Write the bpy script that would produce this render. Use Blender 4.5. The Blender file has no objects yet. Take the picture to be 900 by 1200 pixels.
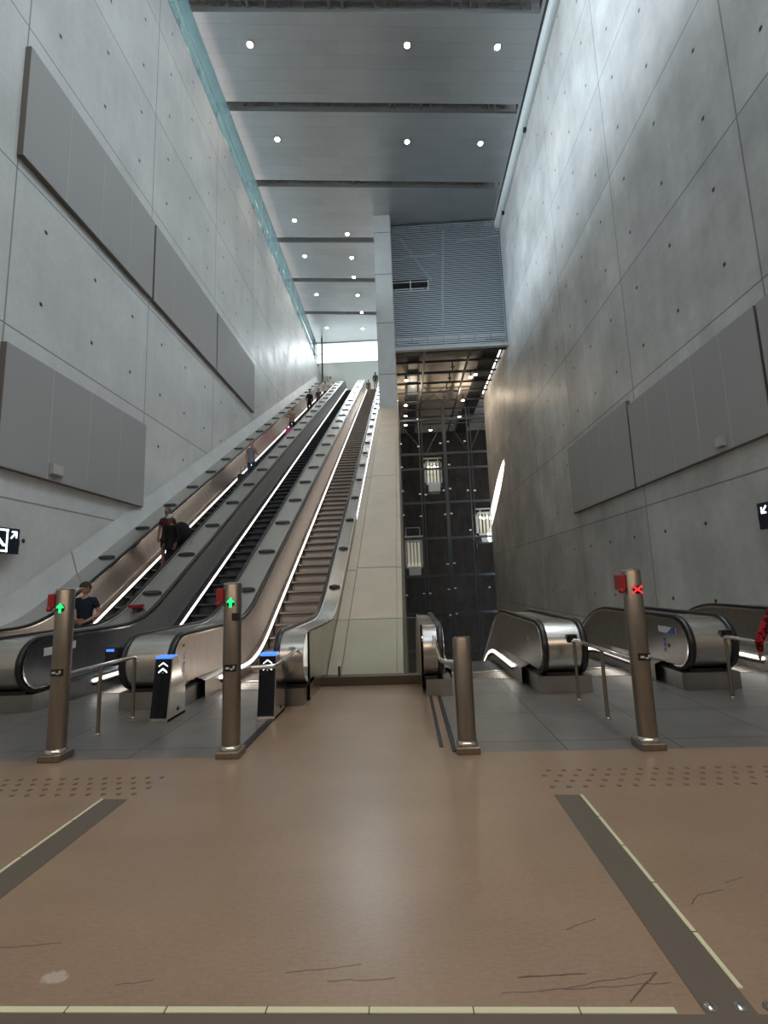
import bpy, bmesh, math, random
from mathutils import Vector, Matrix
random.seed(7)
SC = bpy.context.scene
COL = SC.collection
PI = math.pi

# ------------------------------------------------------------------ materials
class NT:
    def __init__(s, name):
        s.m = bpy.data.materials.new(name); s.m.use_nodes = True
        s.t = s.m.node_tree; s.b = s.t.nodes['Principled BSDF']
    def n(s, typ, **kw):
        x = s.t.nodes.new(typ)
        for k, v in kw.items(): setattr(x, k, v)
        return x
    def put(s, sock, v):
        if hasattr(v, 'is_output') or isinstance(v, bpy.types.NodeSocket): s.t.links.new(v, sock)
        elif isinstance(v, (tuple, list)) and len(v) == 3 and sock.type == 'RGBA': sock.default_value = (*v, 1)
        else: sock.default_value = v
    def ma(s, op, a, b=None, c=None):
        x = s.n('ShaderNodeMath', operation=op)
        s.put(x.inputs[0], a)
        if b is not None: s.put(x.inputs[1], b)
        if c is not None: s.put(x.inputs[2], c)
        return x.outputs[0]
    def mix(s, f, a, b, typ='MIX'):
        x = s.n('ShaderNodeMix', data_type='RGBA', blend_type=typ)
        s.put(x.inputs[0], f); s.put(x.inputs[6], a); s.put(x.inputs[7], b)
        return x.outputs[2]
    def ramp(s, v, a, b, lo=0., hi=1.):
        x = s.n('ShaderNodeMapRange'); s.put(x.inputs[0], v)
        x.inputs[1].default_value = a; x.inputs[2].default_value = b
        x.inputs[3].default_value = lo; x.inputs[4].default_value = hi
        return x.outputs[0]
    def coords(s):
        c = s.n('ShaderNodeTexCoord'); p = s.n('ShaderNodeSeparateXYZ')
        s.t.links.new(c.outputs['Object'], p.inputs[0])
        return c.outputs['Object'], p.outputs[0], p.outputs[1], p.outputs[2]
    def vec(s, x, y, z):
        c = s.n('ShaderNodeCombineXYZ')
        for i, v in enumerate((x, y, z)): s.put(c.inputs[i], v)
        return c.outputs[0]
    def noise(s, vec, scale, detail=4., rough=.55):
        x = s.n('ShaderNodeTexNoise'); s.put(x.inputs['Vector'], vec)
        x.inputs['Scale'].default_value = scale; x.inputs['Detail'].default_value = detail
        x.inputs['Roughness'].default_value = rough
        return x.outputs[0]
    def bump(s, h, strength, dist=.02):
        x = s.n('ShaderNodeBump'); s.put(x.inputs['Height'], h)
        x.inputs['Strength'].default_value = strength; x.inputs['Distance'].default_value = dist
        s.t.links.new(x.outputs[0], s.b.inputs['Normal'])
    def base(s, col, rough=.5, metal=0., spec=.5):
        s.put(s.b.inputs['Base Color'], col); s.put(s.b.inputs['Roughness'], rough)
        s.put(s.b.inputs['Metallic'], metal); s.b.inputs['Specular IOR Level'].default_value = spec

def plain(name, col, rough=.5, metal=0., emit=None, es=0., spec=.5):
    k = NT(name); k.base(col, rough, metal, spec)
    if emit:
        k.b.inputs['Emission Color'].default_value = (*emit, 1); k.b.inputs['Emission Strength'].default_value = es
    return k.m

def brushed(name, col, rough=.3, metal=1., amp=.12, scale=(1, 1, 1)):
    """metal with faint brush streaks and smudges"""
    k = NT(name); o, x, y, z = k.coords()
    v = k.vec(k.ma('MULTIPLY', x, scale[0]), k.ma('MULTIPLY', y, scale[1]), k.ma('MULTIPLY', z, scale[2]))
    n = k.noise(v, 3., 5.)
    k.base(k.mix(k.ramp(n, .3, .7), tuple(c * (1 - amp) for c in col), tuple(min(1, c * (1 + amp)) for c in col)),
           k.ramp(n, .2, .8, rough * .97, rough * 1.04), metal)
    return k.m

def concrete(name, col, stain=.25, tile=.10, rough=.42, k_=1.):
    """cast concrete: joint grid, tie holes, tone per pour, stains - all in real metres on the wall"""
    k = NT(name); o, x, y, z = k.coords()
    if k_ != 1.:                                            # formwork grid of this wall is a little smaller
        y = k.ma('DIVIDE', y, k_); z = k.ma('ADD', k.ma('DIVIDE', k.ma('SUBTRACT', z, 1.55), k_), 1.55)
    def lines(c, off, per, half):
        f = k.ma('FRACT', k.ma('DIVIDE', k.ma('SUBTRACT', c, off), per))
        d = k.ma('MULTIPLY', k.ma('MINIMUM', f, k.ma('SUBTRACT', 1., f)), per)
        return k.ma('LESS_THAN', d, half)
    def near(c, off, per):
        f = k.ma('SUBTRACT', k.ma('FRACT', k.ma('ADD', k.ma('DIVIDE', k.ma('SUBTRACT', c, off), per), .5)), .5)
        return k.ma('MULTIPLY', f, per)
    j = k.ma('MAXIMUM', lines(y, 9.45, 5.7, .02), lines(z, 3.62, 3.8, .02))
    a, b = near(y, 10.43, 1.9), near(z, 8.44, 1.9)
    r = k.ma('SQRT', k.ma('ADD', k.ma('MULTIPLY', a, a), k.ma('MULTIPLY', b, b)))
    hole = k.ma('LESS_THAN', r, .047); halo = k.ramp(r, .05, .1, .8, 1.)
    w = k.n('ShaderNodeTexWhiteNoise')
    k.t.links.new(k.vec(k.ma('FLOOR', k.ma('DIVIDE', k.ma('SUBTRACT', y, 9.45), 5.7)), k.ma('FLOOR', k.ma('DIVIDE', k.ma('SUBTRACT', z, 3.62), 3.8)), x), w.inputs[0])
    cell = k.ramp(w.outputs[0], 0, 1, 1 - tile, 1 + tile)
    n1 = k.ramp(k.noise(o, .42, 6., .6), .38, .66, 1 - stain, 1.04)
    n2 = k.ramp(k.noise(k.vec(x, k.ma('MULTIPLY', y, 2.), k.ma('MULTIPLY', z, .35)), 1.3, 5.), .3, .7, 1 - stain * .35, 1.03)
    n3 = k.ramp(k.noise(o, 9., 5.), .3, .7, .96, 1.04)
    f = k.ma('MULTIPLY', k.ma('MULTIPLY', k.ma('MULTIPLY', cell, n1), k.ma('MULTIPLY', n2, n3)), halo)
    c = k.mix(1., col, k.vec(f, f, f), 'MULTIPLY')
    c = k.mix(k.ma('MULTIPLY', j, .62), c, (.05, .05, .048))
    c = k.mix(hole, c, (.02, .02, .02))
    k.base(c, k.ramp(k.noise(o, 1.1, 4.), .3, .7, rough - .04, rough + .1), 0., .28)
    k.bump(k.ma('SUBTRACT', k.noise(o, 14., 5.), k.ma('MULTIPLY', k.ma('MAXIMUM', j, hole), 2.)), .1, .01)
    return k.m

def stone(name, col, joint=(1.0, 6.1)):
    k = NT(name); o, x, y, z = k.coords()
    f = k.ma('FRACT', k.ma('DIVIDE', k.ma('SUBTRACT', y, 11.3), joint[1]))
    j = k.ma('LESS_THAN', k.ma('MULTIPLY', k.ma('MINIMUM', f, k.ma('SUBTRACT', 1., f)), joint[1]), .02)
    n = k.ramp(k.noise(o, 1.3, 6.), .3, .7, .9, 1.06); n2 = k.ramp(k.noise(o, 12., 4.), .3, .7, .96, 1.03)
    g = k.ma('MULTIPLY', n, n2)
    c = k.mix(k.ma('MULTIPLY', j, .7), k.mix(1., col, k.vec(g, g, g), 'MULTIPLY'), (.04, .035, .03))
    k.base(c, .5); return k.m

def floor_material():
    k = NT('tan_floor'); o, x, y, z = k.coords()
    n1 = k.ramp(k.noise(k.vec(x, k.ma('MULTIPLY', y, 2.5), z), .9, 6.), .3, .7, .9, 1.07)
    n2 = k.ramp(k.noise(k.vec(k.ma('MULTIPLY', x, 6.), k.ma('MULTIPLY', y, 30.), z), 3., 5., .7), .25, .75, .84, 1.12)
    n3 = k.ramp(k.noise(o, 45., 4., .7), .25, .75, .88, 1.1)
    f = k.ma('MULTIPLY', n1, k.ma('MULTIPLY', n2, n3))
    c = k.mix(1., (.285, .19, .125), k.vec(f, f, f), 'MULTIPLY')
    worn = k.ramp(k.noise(o, .7, 3.), .45, .75)
    c = k.mix(k.ma('MULTIPLY', worn, .35), c, (.325, .24, .17))
    segs = [(-.55, 2.19, -.25, 2.23, .005), (-.37, 2.15, -.11, 2.16, .005), (.38, 2.165, .64, 2.18, .006), (.53, 2.11, .92, 2.19, .003),
            (.65, 2.43, .80, 2.50, .004), (1.29, 2.60, 1.36, 2.66, .005), (1.36, 2.66, 1.49, 2.70, .005), (-1.87, 2.33, -1.61, 2.36, .004),
            (-1.22, 2.13, -1.08, 2.155, .004), (.76, 2.05, .92, 2.19, .005), (1.54, 2.75, 1.66, 2.8, .004), (.3, 2.09, .95, 2.14, .003)]
    wob = k.ma('MULTIPLY', k.ma('SUBTRACT', k.noise(o, 9., 2.), .5), .035)
    tot = None
    for (ax, ay, bx, by, w) in segs:
        dx, dy = bx - ax, by - ay; L2 = dx * dx + dy * dy
        px, py = k.ma('SUBTRACT', x, ax), k.ma('ADD', k.ma('SUBTRACT', y, ay), wob)
        t = k.n('ShaderNodeClamp'); k.put(t.inputs[0], k.ma('MULTIPLY_ADD', px, dx / L2, k.ma('MULTIPLY', py, dy / L2)))
        ex = k.ma('MULTIPLY_ADD', t.outputs[0], -dx, px); ey = k.ma('MULTIPLY_ADD', t.outputs[0], -dy, py)
        d = k.ma('SQRT', k.ma('ADD', k.ma('MULTIPLY', ex, ex), k.ma('MULTIPLY', ey, ey)))
        h = k.ramp(d, w * .4, w, .75, 0.)
        tot = h if tot is None else k.ma('MAXIMUM', tot, h)
    c = k.mix(tot, c, (.05, .03, .025))
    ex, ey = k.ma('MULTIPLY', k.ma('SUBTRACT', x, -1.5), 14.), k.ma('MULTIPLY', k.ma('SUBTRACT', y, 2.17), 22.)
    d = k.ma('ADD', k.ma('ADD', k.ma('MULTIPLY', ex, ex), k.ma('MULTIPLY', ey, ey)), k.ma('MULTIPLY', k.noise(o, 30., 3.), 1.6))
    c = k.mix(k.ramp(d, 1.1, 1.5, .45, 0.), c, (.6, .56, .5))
    k.base(c, .29, 0., .6)
    k.bump(k.noise(o, 60., 3.), .04, .01)
    return k.m

def plate_material():
    k = NT('ribbed_metal_plate'); o, x, y, z = k.coords()
    def seam(c, off, per, half):
        f = k.ma('FRACT', k.ma('DIVIDE', k.ma('SUBTRACT', c, off), per))
        return k.ma('LESS_THAN', k.ma('MULTIPLY', k.ma('MINIMUM', f, k.ma('SUBTRACT', 1., f)), per), half)
    s = k.ma('MAXIMUM', seam(x, .38, 1.02, .006), seam(y, 4.98, 1.01, .006))
    ribs = k.ma('SINE', k.ma('MULTIPLY', y, 330.)); ribs2 = k.ma('SINE', k.ma('MULTIPLY', x, 330.))
    r = k.ma('MULTIPLY', ribs, ribs2)
    n = k.ramp(k.noise(o, 2.2, 5.), .3, .7, .85, 1.12)
    c = k.mix(1., (.27, .255, .235), k.vec(n, n, n), 'MULTIPLY')
    c = k.mix(k.ramp(r, -.3, .6, .25, 0.), c, (.06, .06, .06)); c = k.mix(k.ma('MULTIPLY', s, .85), c, (.02, .02, .02))
    k.base(c, .36, .55); k.bump(r, .12, .002)
    return k.m

def ceiling_material():
    k = NT('ceiling_panel'); o, x, y, z = k.coords()
    ys = k.ma('SUBTRACT', y, k.ma('MULTIPLY', x, .087))
    row = k.ma('FLOOR', k.ma('DIVIDE', ys, .62)); colm = k.ma('FLOOR', k.ma('DIVIDE', k.ma('ADD', x, k.ma('MULTIPLY', row, .77)), 1.55))
    w = k.n('ShaderNodeTexWhiteNoise'); k.t.links.new(k.vec(row, colm, 0.), w.inputs[0])
    f = k.ma('FRACT', k.ma('DIVIDE', ys, .62)); j = k.ma('LESS_THAN', k.ma('MINIMUM', f, k.ma('SUBTRACT', 1., f)), .014)
    g = k.ramp(w.outputs[0], 0, 1, .95, 1.04)
    c = k.mix(1., (.46, .47, .475), k.vec(g, g, g), 'MULTIPLY'); c = k.mix(k.ma('MULTIPLY', j, .3), c, (.1, .1, .1))
    k.base(c, k.ramp(w.outputs[0], 0, 1, .30, .36), .6); return k.m

def glass(name, tint=(.9, .97, .95), refl=.10, tr=.93):
    k = NT(name)
    t = k.n('ShaderNodeBsdfTransparent'); t.inputs[0].default_value = (*[c * tr for c in tint], 1)
    g = k.n('ShaderNodeBsdfGlossy'); g.inputs['Roughness'].default_value = .03
    lw = k.n('ShaderNodeFresnel'); lw.inputs[0].default_value = 1.45
    mx = k.n('ShaderNodeMixShader')
    k.put(mx.inputs[0], k.ma('MAXIMUM', k.ma('MULTIPLY', lw.outputs[0], 1.0), refl * .3))
    k.t.links.new(t.outputs[0], mx.inputs[1]); k.t.links.new(g.outputs[0], mx.inputs[2])
    k.t.links.new(mx.outputs[0], k.t.nodes['Material Output'].inputs[0])
    return k.m

def rock(name):
    k = NT(name); o, x, y, z = k.coords()
    n = k.noise(o, .8, 8., .65); n2 = k.noise(k.vec(k.ma('MULTIPLY', x, 2.), y, k.ma('MULTIPLY', z, .4)), 1.2, 5.)
    c = k.mix(k.ramp(k.ma('MULTIPLY', n, n2), .12, .4), (.006, .005, .005), (.034, .024, .018))
    k.base(c, .85); k.bump(n, .6, .15); return k.m

def fabric(name, a, b=None, scale=18.):
    k = NT(name); o, x, y, z = k.coords()
    n = k.noise(o, scale, 4.)
    k.base(k.mix(k.ramp(n, .45, .55), a, b if b else tuple(c * .75 for c in a)), .85, 0., .2); return k.m

M = {}
M['wall_l'] = concrete('concrete_left', (.63, .635, .625), .13, .03, k_=8. / 8.5)
M['wall_r'] = concrete('concrete_right', (.57, .57, .555), .26, .085)
M['stone'] = stone('stone_ramp', (.47, .40, .305))
M['pier'] = stone('pier_cladding', (.48, .49, .48), (1., 50.))
M['plinth'] = stone('plinth_concrete', (.54, .545, .535), (1., 500.))
M['floor'] = floor_material()
M['plate'] = plate_material()
M['ceiling'] = ceiling_material()
M['steel'] = brushed('brushed_steel', (.60, .565, .52), .26, 1., .10, (1, 1, 14))
M['steel_warm'] = brushed('warm_brushed_steel', (.62, .55, .49), .30, 1., .08, (1, 6, 1))
M['steel_dark'] = brushed('dark_anodised_steel', (.13, .135, .14), .30, .9, .10, (1, 6, 1))
M['steel_mid'] = brushed('grey_steel_panel', (.34, .325, .305), .34, 1., .10, (1, 6, 1))
M['deck'] = brushed('deck_steel', (.43, .425, .395), .26, .75, .03, (1, 2, 1))
M['post'] = brushed('bollard_steel', (.31, .27, .23), .36, 1., .10, (6, 6, 1))
M['chrome'] = plain('polished_steel', (.72, .69, .65), .16, 1.)
M['rubber'] = plain('black_rubber', (.012, .012, .013), .32)
M['black'] = plain('black_plastic', (.012, .012, .014), .4)
M['screen'] = plain('black_glass_screen', (.008, .008, .01), .12)
M['dark'] = plain('dark_paint', (.018, .019, .021), .55)
M['bronze'] = plain('dark_bronze_rail', (.10, .075, .055), .4, .6)
M['step_b'] = plain('black_step', (.045, .047, .052), .5, .5)
M['step_c'] = brushed('bronze_grey_step', (.30, .255, .225), .42, .7, .12, (30, 1, 1))
M['led'] = plain('white_led', (.9, .9, .9), .5, 0, (1., .93, .86), 4.)
M['lamp'] = plain('warm_lamp', (.9, .9, .9), .5, 0, (1., .86, .68), 30.)
M['shaft_lamp'] = plain('shaft_lamp', (.9, .9, .9), .5, 0, (1., .84, .66), 14.)
M['blue'] = plain('blue_light', (.02, .05, .3), .4, 0, (.04, .16, 1.), 2.2)
M['green'] = plain('green_light', (.02, .3, .15), .4, 0, (.01, .85, .20), 1.25)
M['redlight'] = plain('red_light', (.4, .02, .02), .4, 0, (1., .02, .025), 1.8)
M['white_sign'] = plain('lit_white_symbol', (.9, .9, .9), .5, 0, (.85, .97, 1.), 1.6)
M['navy'] = plain('navy_sign', (.008, .014, .03), .35)
M['red'] = plain('red_plastic', (.28, .015, .02), .4)
M['panel'] = plain('acoustic_panel_grey', (.36, .355, .35), .6, .0, spec=.3)
M['panel_edge'] = plain('acoustic_panel_edge', (.15, .125, .105), .6)
M['panel_seam'] = plain('acoustic_panel_seam', (.45, .445, .44), .6)
M['glass'] = glass('clear_glass', (.95, .98, .96), .10, .97)
M['glass_teal'] = glass('teal_glass', (.92, .98, .985), .16, .97)
def frosted(m, col, f):
    t = m.node_tree; out = t.nodes['Material Output']; src = out.inputs[0].links[0].from_socket
    a = t.nodes.new('ShaderNodeBsdfTranslucent'); a.inputs[0].default_value = (*col, 1)
    d = t.nodes.new('ShaderNodeBsdfDiffuse'); d.inputs[0].default_value = (*col, 1)
    m1 = t.nodes.new('ShaderNodeMixShader'); t.links.new(a.outputs[0], m1.inputs[1]); t.links.new(d.outputs[0], m1.inputs[2])
    m2 = t.nodes.new('ShaderNodeMixShader'); m2.inputs[0].default_value = f; t.links.new(src, m2.inputs[1]); t.links.new(m1.outputs[0], m2.inputs[2])
    t.links.new(m2.outputs[0], out.inputs[0])
frosted(M['glass_teal'], (.5, .8, .78), .03)
M['band'] = plain('grey_floor_band', (.115, .090, .066), .5)
M['lumi'] = plain('pale_luminous_strip', (.62, .60, .40), .5)
M['stud'] = plain('dark_tactile_stud', (.20, .125, .085), .4, .3)
M['louver'] = plain('louver_slat', (.42, .48, .54), .4, .3)
M['rock'] = rock('dark_shaft_wall')
M['shaftceil'] = stone('shaft_soffit', (.42, .385, .34), (1., 3.))
M['beam'] = plain('pale_roof_tube', (.66, .74, .74), .3, .1)
M['lift'] = plain('lift_white', (.5, .5, .48), .4, .2)
M['lift_glow'] = plain('lift_inside_glow', (.5, .46, .4), .5, 0, (1., .85, .66), .30)  # glow put into the inside panel in place of cabin lighting
M['bracket'] = plain('white_bracket', (.75, .75, .72), .5, 0)
M['duct'] = plain('blue_grey_duct', (.045, .052, .062), .5, .2)
M['white'] = plain('white_sticker', (.62, .64, .66), .5)
M['blueink'] = plain('blue_ink', (.05, .12, .45), .5)
M['skin'] = plain('skin', (.36, .18, .12), .55)
M['skin_d'] = plain('skin_dark', (.20, .09, .06), .55)
M['backwall'] = plain('pale_wall_panel', (.66, .68, .63), .5)
M['eye'] = plain('dark_eye', (.02, .015, .012), .2)

# ------------------------------------------------------------------ mesh builder
class MB:
    def __init__(s): s.v = []; s.f = []
    def box(s, x0, x1, y0, y1, z0, z1):
        b = len(s.v)
        s.v += [(x, y, z) for z in (z0, z1) for y in (y0, y1) for x in (x0, x1)]
        s.f += [tuple(b + i for i in q) for q in ((0, 2, 3, 1), (4, 5, 7, 6), (0, 1, 5, 4), (2, 6, 7, 3), (0, 4, 6, 2), (1, 3, 7, 5))]
        return s
    def prism(s, poly, axis, a, b):
        """poly of 2-D points extruded along axis: x -> (y,z), y -> (x,z), z -> (x,y)"""
        n = len(poly); o = len(s.v)
        for t in (a, b):
            for p, q in poly:
                s.v.append({'x': (t, p, q), 'y': (p, t, q), 'z': (p, q, t)}[axis])
        s.f.append(tuple(range(o + n - 1, o - 1, -1))); s.f.append(tuple(range(o + n, o + 2 * n)))
        for i in range(n):
            j = (i + 1) % n; s.f.append((o + i, o + j, o + n + j, o + n + i))
        return s
    def tube(s, pts, r, n=10, cap=True):
        pts = [Vector(p) for p in pts]; rs = r if isinstance(r, (list, tuple)) else [r] * len(pts)
        o = len(s.v); up = None
        for i, p in enumerate(pts):
            t = (pts[min(i + 1, len(pts) - 1)] - pts[max(i - 1, 0)]).normalized()
            if up is None:
                up = Vector((0, 0, 1)) if abs(t.z) < .9 else Vector((0, 1, 0))
            a = t.cross(up).normalized(); up = a.cross(t).normalized()
            for k in range(n):
                g = 2 * PI * k / n; s.v.append(tuple(p + (a * math.cos(g) + up * math.sin(g)) * rs[i]))
        for i in range(len(pts) - 1):
            for k in range(n):
                q = (k + 1) % n; s.f.append((o + i * n + k, o + i * n + q, o + (i + 1) * n + q, o + (i + 1) * n + k))
        if cap:
            s.f.append(tuple(o + k for k in range(n - 1, -1, -1))); e = o + (len(pts) - 1) * n; s.f.append(tuple(e + k for k in range(n)))
        return s
    def grid(s, rows, closed=False):
        o = len(s.v); m = len(rows[0])
        for r in rows: s.v += [tuple(p) for p in r]
        for i in range(len(rows) - 1):
            for k in range(m if closed else m - 1):
                q = (k + 1) % m; s.f.append((o + i * m + k, o + i * m + q, o + (i + 1) * m + q, o + (i + 1) * m + k))
        return s
    def caps(s, rows_len, m, o=0):
        s.f.append(tuple(o + k for k in range(m - 1, -1, -1))); e = o + (rows_len - 1) * m; s.f.append(tuple(e + k for k in range(m)))
    def lathe(s, prof, cx, cy, n=20, sx=1., sy=1.):
        rows = [[(cx + r * sx * math.cos(2 * PI * k / n), cy + r * sy * math.sin(2 * PI * k / n), z) for k in range(n)] for r, z in prof]
        o = len(s.v); s.grid(rows, True); s.caps(len(rows), n, o); return s
    def ball(s, c, rx, ry, rz, n=12, m=8):
        rows = [[(c[0] + rx * max(1e-3, math.sin(PI * i / m)) * math.cos(2 * PI * k / n), c[1] + ry * max(1e-3, math.sin(PI * i / m)) * math.sin(2 * PI * k / n), c[2] - rz * math.cos(PI * i / m)) for k in range(n)] for i in range(m + 1)]
        o = len(s.v); s.grid(rows, True); s.caps(len(rows), n, o); return s

OFF = {}
def build(name, mb, mat, parent=None, smooth=True, bevel=0., kind=None, label=None):
    off = OFF.get(parent.name, Vector()) if parent else Vector()
    me = bpy.data.meshes.new(name)
    me.from_pydata([tuple(Vector(v) - off) for v in mb.v], [], mb.f); me.update()
    bm = bmesh.new(); bm.from_mesh(me); bmesh.ops.recalc_face_normals(bm, faces=bm.faces); bm.to_mesh(me); bm.free()
    me.materials.append(mat)
    if smooth:
        me.polygons.foreach_set('use_smooth', [True] * len(me.polygons)); me.set_sharp_from_angle(angle=math.radians(35))
    ob = bpy.data.objects.new(name, me); COL.objects.link(ob)
    if parent: ob.parent = parent
    OFF[ob.name] = off
    if bevel:
        b = ob.modifiers.new('Bevel', 'BEVEL'); b.width = bevel; b.segments = 2; b.limit_method = 'ANGLE'
    if kind: ob['kind'] = kind
    if label: ob['label'] = label
    return ob

def tag(o, label, cat, group=None):
    o['label'] = label; o['category'] = cat
    if group: o['group'] = group
    return o

def thing(name, loc, label, cat, group=None):
    o = bpy.data.objects.new(name, None); COL.objects.link(o); o.location = loc; OFF[o.name] = Vector(loc)
    o.empty_display_size = .2
    return tag(o, label, cat, group)

def copy_part(src, parent, delta):
    c = src.copy(); COL.objects.link(c); c.parent = parent; c.location = src.location + Vector(delta)
    return c

def struct(name, mb, mat, parent=None, **kw):
    return build(name, mb, mat, parent, kind='structure', **kw)

# ------------------------------------------------------------------ the hall
ZC = 26.5
XL, XR = -8.0, 7.5
ZG = 23.25
TAN30 = .577
struct('wall_left', MB().box(XL - .4, XL, -6, 47.2, -1, ZG), M['wall_l'], smooth=False)
struct('wall_right', MB().box(XR, XR + .4, -6, 41.6, -16, 25.75), M['wall_r'], smooth=False)
struct('wall_rear', MB().box(-14, 12, -6.4, -6, -1, 27.5), M['wall_r'], smooth=False)
struct('floor', MB().box(-8.0, 7.5, -6, 4.70, -.3, 0).box(-1.64, .38, 4.70, 7.95, -.3, 0), M['floor'], smooth=False)
struct('floor_left', MB().box(-8.0, -1.64, 4.70, 8.0, -.3, -.002), M['plate'], smooth=False)
struct('floor_right', MB().box(.38, 7.5, 4.70, 8.35, -.3, -.002), M['plate'], smooth=False)
struct('trim_1', MB().box(-1.69, -1.61, 4.72, 7.9, -.05, .006), M['dark'], smooth=False)
struct('trim_2', MB().box(.25, .29, 4.85, 7.5, -.05, .004), M['dark'], smooth=False)
struct('trim_3', MB().box(.36, .41, 4.72, 7.5, -.05, .006), M['dark'], smooth=False)

def incl(y, c=.85): return TAN30 * (y - 9.4) + c
# plinth along the left wall, stone ramp, centre wall with pier
pm = MB(); ys_ = [8.0, 9.0, 10.0, 44.3, 47.2]
pz = [1.12, 1.16, incl(10.0) + .50, incl(44.3) + .5, incl(44.3) + .5]
pm.grid([[(-7.82, y, -.0 if y < 9 else z - 2.5), (-7.82, y, z - .45), (XL + .004, y, z + .1), (XL + .01, y, -.0 if y < 9 else z - 2.5)] for y, z in zip(ys_, pz)], True); pm.caps(5, 4)
struct('trim_4', pm, M['plinth'], smooth=False)
struct('wall_center', MB().prism([(8.0, 0), (30.2, incl(30.2)), (30.2, -15), (8.0, -15)], 'x', -1.12, -.21), M['stone'], smooth=False)
struct('wall_center_kerb', MB().prism([(8.0, -.05), (30.2, incl(30.2) - .05), (30.2, -1), (8.0, -1)], 'x', -1.36, -1.14), M['stone'], smooth=False)
struct('wall_center_side', MB().prism([(8.0, 0.0), (30.2, incl(30.2) - .1), (30.2, -15), (8.0, -15)], 'x', -.205, -.10), M['stone'], smooth=False)
struct('wall_pier', MB().box(-1.28, -.15, 30.0, 47, 9, ZC), M['pier'], smooth=False)
pj = MB()
for z in (15.0, 18.6, 22.1, 25.2): pj.box(-1.29, -.14, 29.985, 30.05, z - .012, z + .012)
struct('wall_pier_joint', pj, M['dark'], smooth=False)
struct('wall_shaft_left', MB().box(-.15, -.10, 30.2, 52, -15, ZC), M['shaftceil'], smooth=False)

# far end at the top: landing, back wall, bright window
struct('floor_upper', MB().box(-8.0, -1.28, 45.2, 47.6, 19.4, 19.97), M['plate'], smooth=False)
struct('wall_back', MB().box(-9, -1.28, 47.2, 47.6, 19.4, 24.2), M['backwall'], smooth=False)
wf = MB().box(-9, -1.28, 47.2, 47.32, 24.18, 24.28).box(-9, -1.28, 47.2, 47.32, 26.42, 26.5).box(-7.42, -7.36, 47.2, 47.3, 24.2, 26.5)
w1 = struct('window_1', wf, M['beam'], smooth=False)
build('pane', MB().box(-9, -1.28, 47.25, 47.265, 24.25, 26.45), M['glass'], w1, smooth=False, kind='structure')

# ceiling: panels between slanting slots
slots = [(17.15, 18.3), (21.65, 23.0), (26.6, 28.1), (31.7, 33.1), (36.4, 38.0), (41.3, 43.2)]   # y at x=-8.8 and x=7.0
def slot_y(i, x): a, b = slots[i]; return a + (b - a) * (x + 8.8) / 15.8
cm = MB(); hw = .26
XA, XB, X0, X1 = -13.5, 7.12, -8.85, 7.0
edges = [(-6, -6)] + [(slot_y(i, XA), slot_y(i, XB)) for i in range(6)] + [(47.2, 47.2)]
for i in range(7):
    a0, a1 = edges[i]; b0, b1 = edges[i + 1]
    lo = hw if i else 0; hi = hw if i < 6 else 0
    cm.prism([(XA, a0 + lo), (XB, a1 + lo), (XB, b1 - hi), (XA, b0 - hi)], 'z', ZC, ZC + .12)
for i in range(6):                                            # bridge the ends beside each slot
    for xa, xb in ((XA, X0), (X1, XB)):
        cm.prism([(xa, slot_y(i, xa) - hw), (xb, slot_y(i, xb) - hw), (xb, slot_y(i, xb) + hw), (xa, slot_y(i, xa) + hw)], 'z', ZC, ZC + .12)
struct('ceiling', cm, M['ceiling'], smooth=False)
struct('ceiling_roof', MB().box(-14, 8.6, -6, 47.2, 27.6, 27.9), M['dark'], smooth=False)

vent_where = ['nearest the top edge of the photo', 'second from the camera', 'third from the camera',
              'fourth from the camera, ending at the pier', 'fifth from the camera, ending at the pier', 'farthest, close to the bright window']
for i in range(6):
    x1 = X1 if i < 3 else -1.3
    t = thing('ceiling_slot_vent', (0, slot_y(i, 0), ZC), 'long dark slot vent across the grey ceiling, ' + vent_where[i], 'ceiling vent', 'dark slot vents across the ceiling')
    def sl(x, d): return (x, slot_y(i, x) + d)
    tr = MB()
    tr.prism([sl(X0, -hw), sl(x1, -hw), sl(x1, hw), sl(X0, hw)], 'z', ZC + .55, ZC + .6)
    tr.prism([sl(X0, -hw - .03), sl(x1, -hw - .03), sl(x1, -hw), sl(X0, -hw)], 'z', ZC + .02, ZC + .6)
    tr.prism([sl(X0, hw), sl(x1, hw), sl(x1, hw + .03), sl(X0, hw + .03)], 'z', ZC + .02, ZC + .6)
    build('trough', tr, M['panel'], t, smooth=False)
    x = X0 + .3; rr = random.Random(i)
    while x < x1 - .3:
        w = rr.choice((.03, .03, .05, .12)); d = rr.uniform(.16, .4)
        build('crossbar', MB().prism([sl(x, -hw), sl(x + w, -hw), sl(x + w, hw), sl(x, hw)], 'z', ZC + d, ZC + d + .08), M['steel_mid'], t, smooth=False); x += rr.uniform(.22, .6)
    build('cable_tray', MB().prism([sl(X0, -.08), sl(x1, -.08), sl(x1, -.03), sl(X0, -.03)], 'z', ZC + .3, ZC + .36), M['duct'], t, smooth=False)

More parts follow.
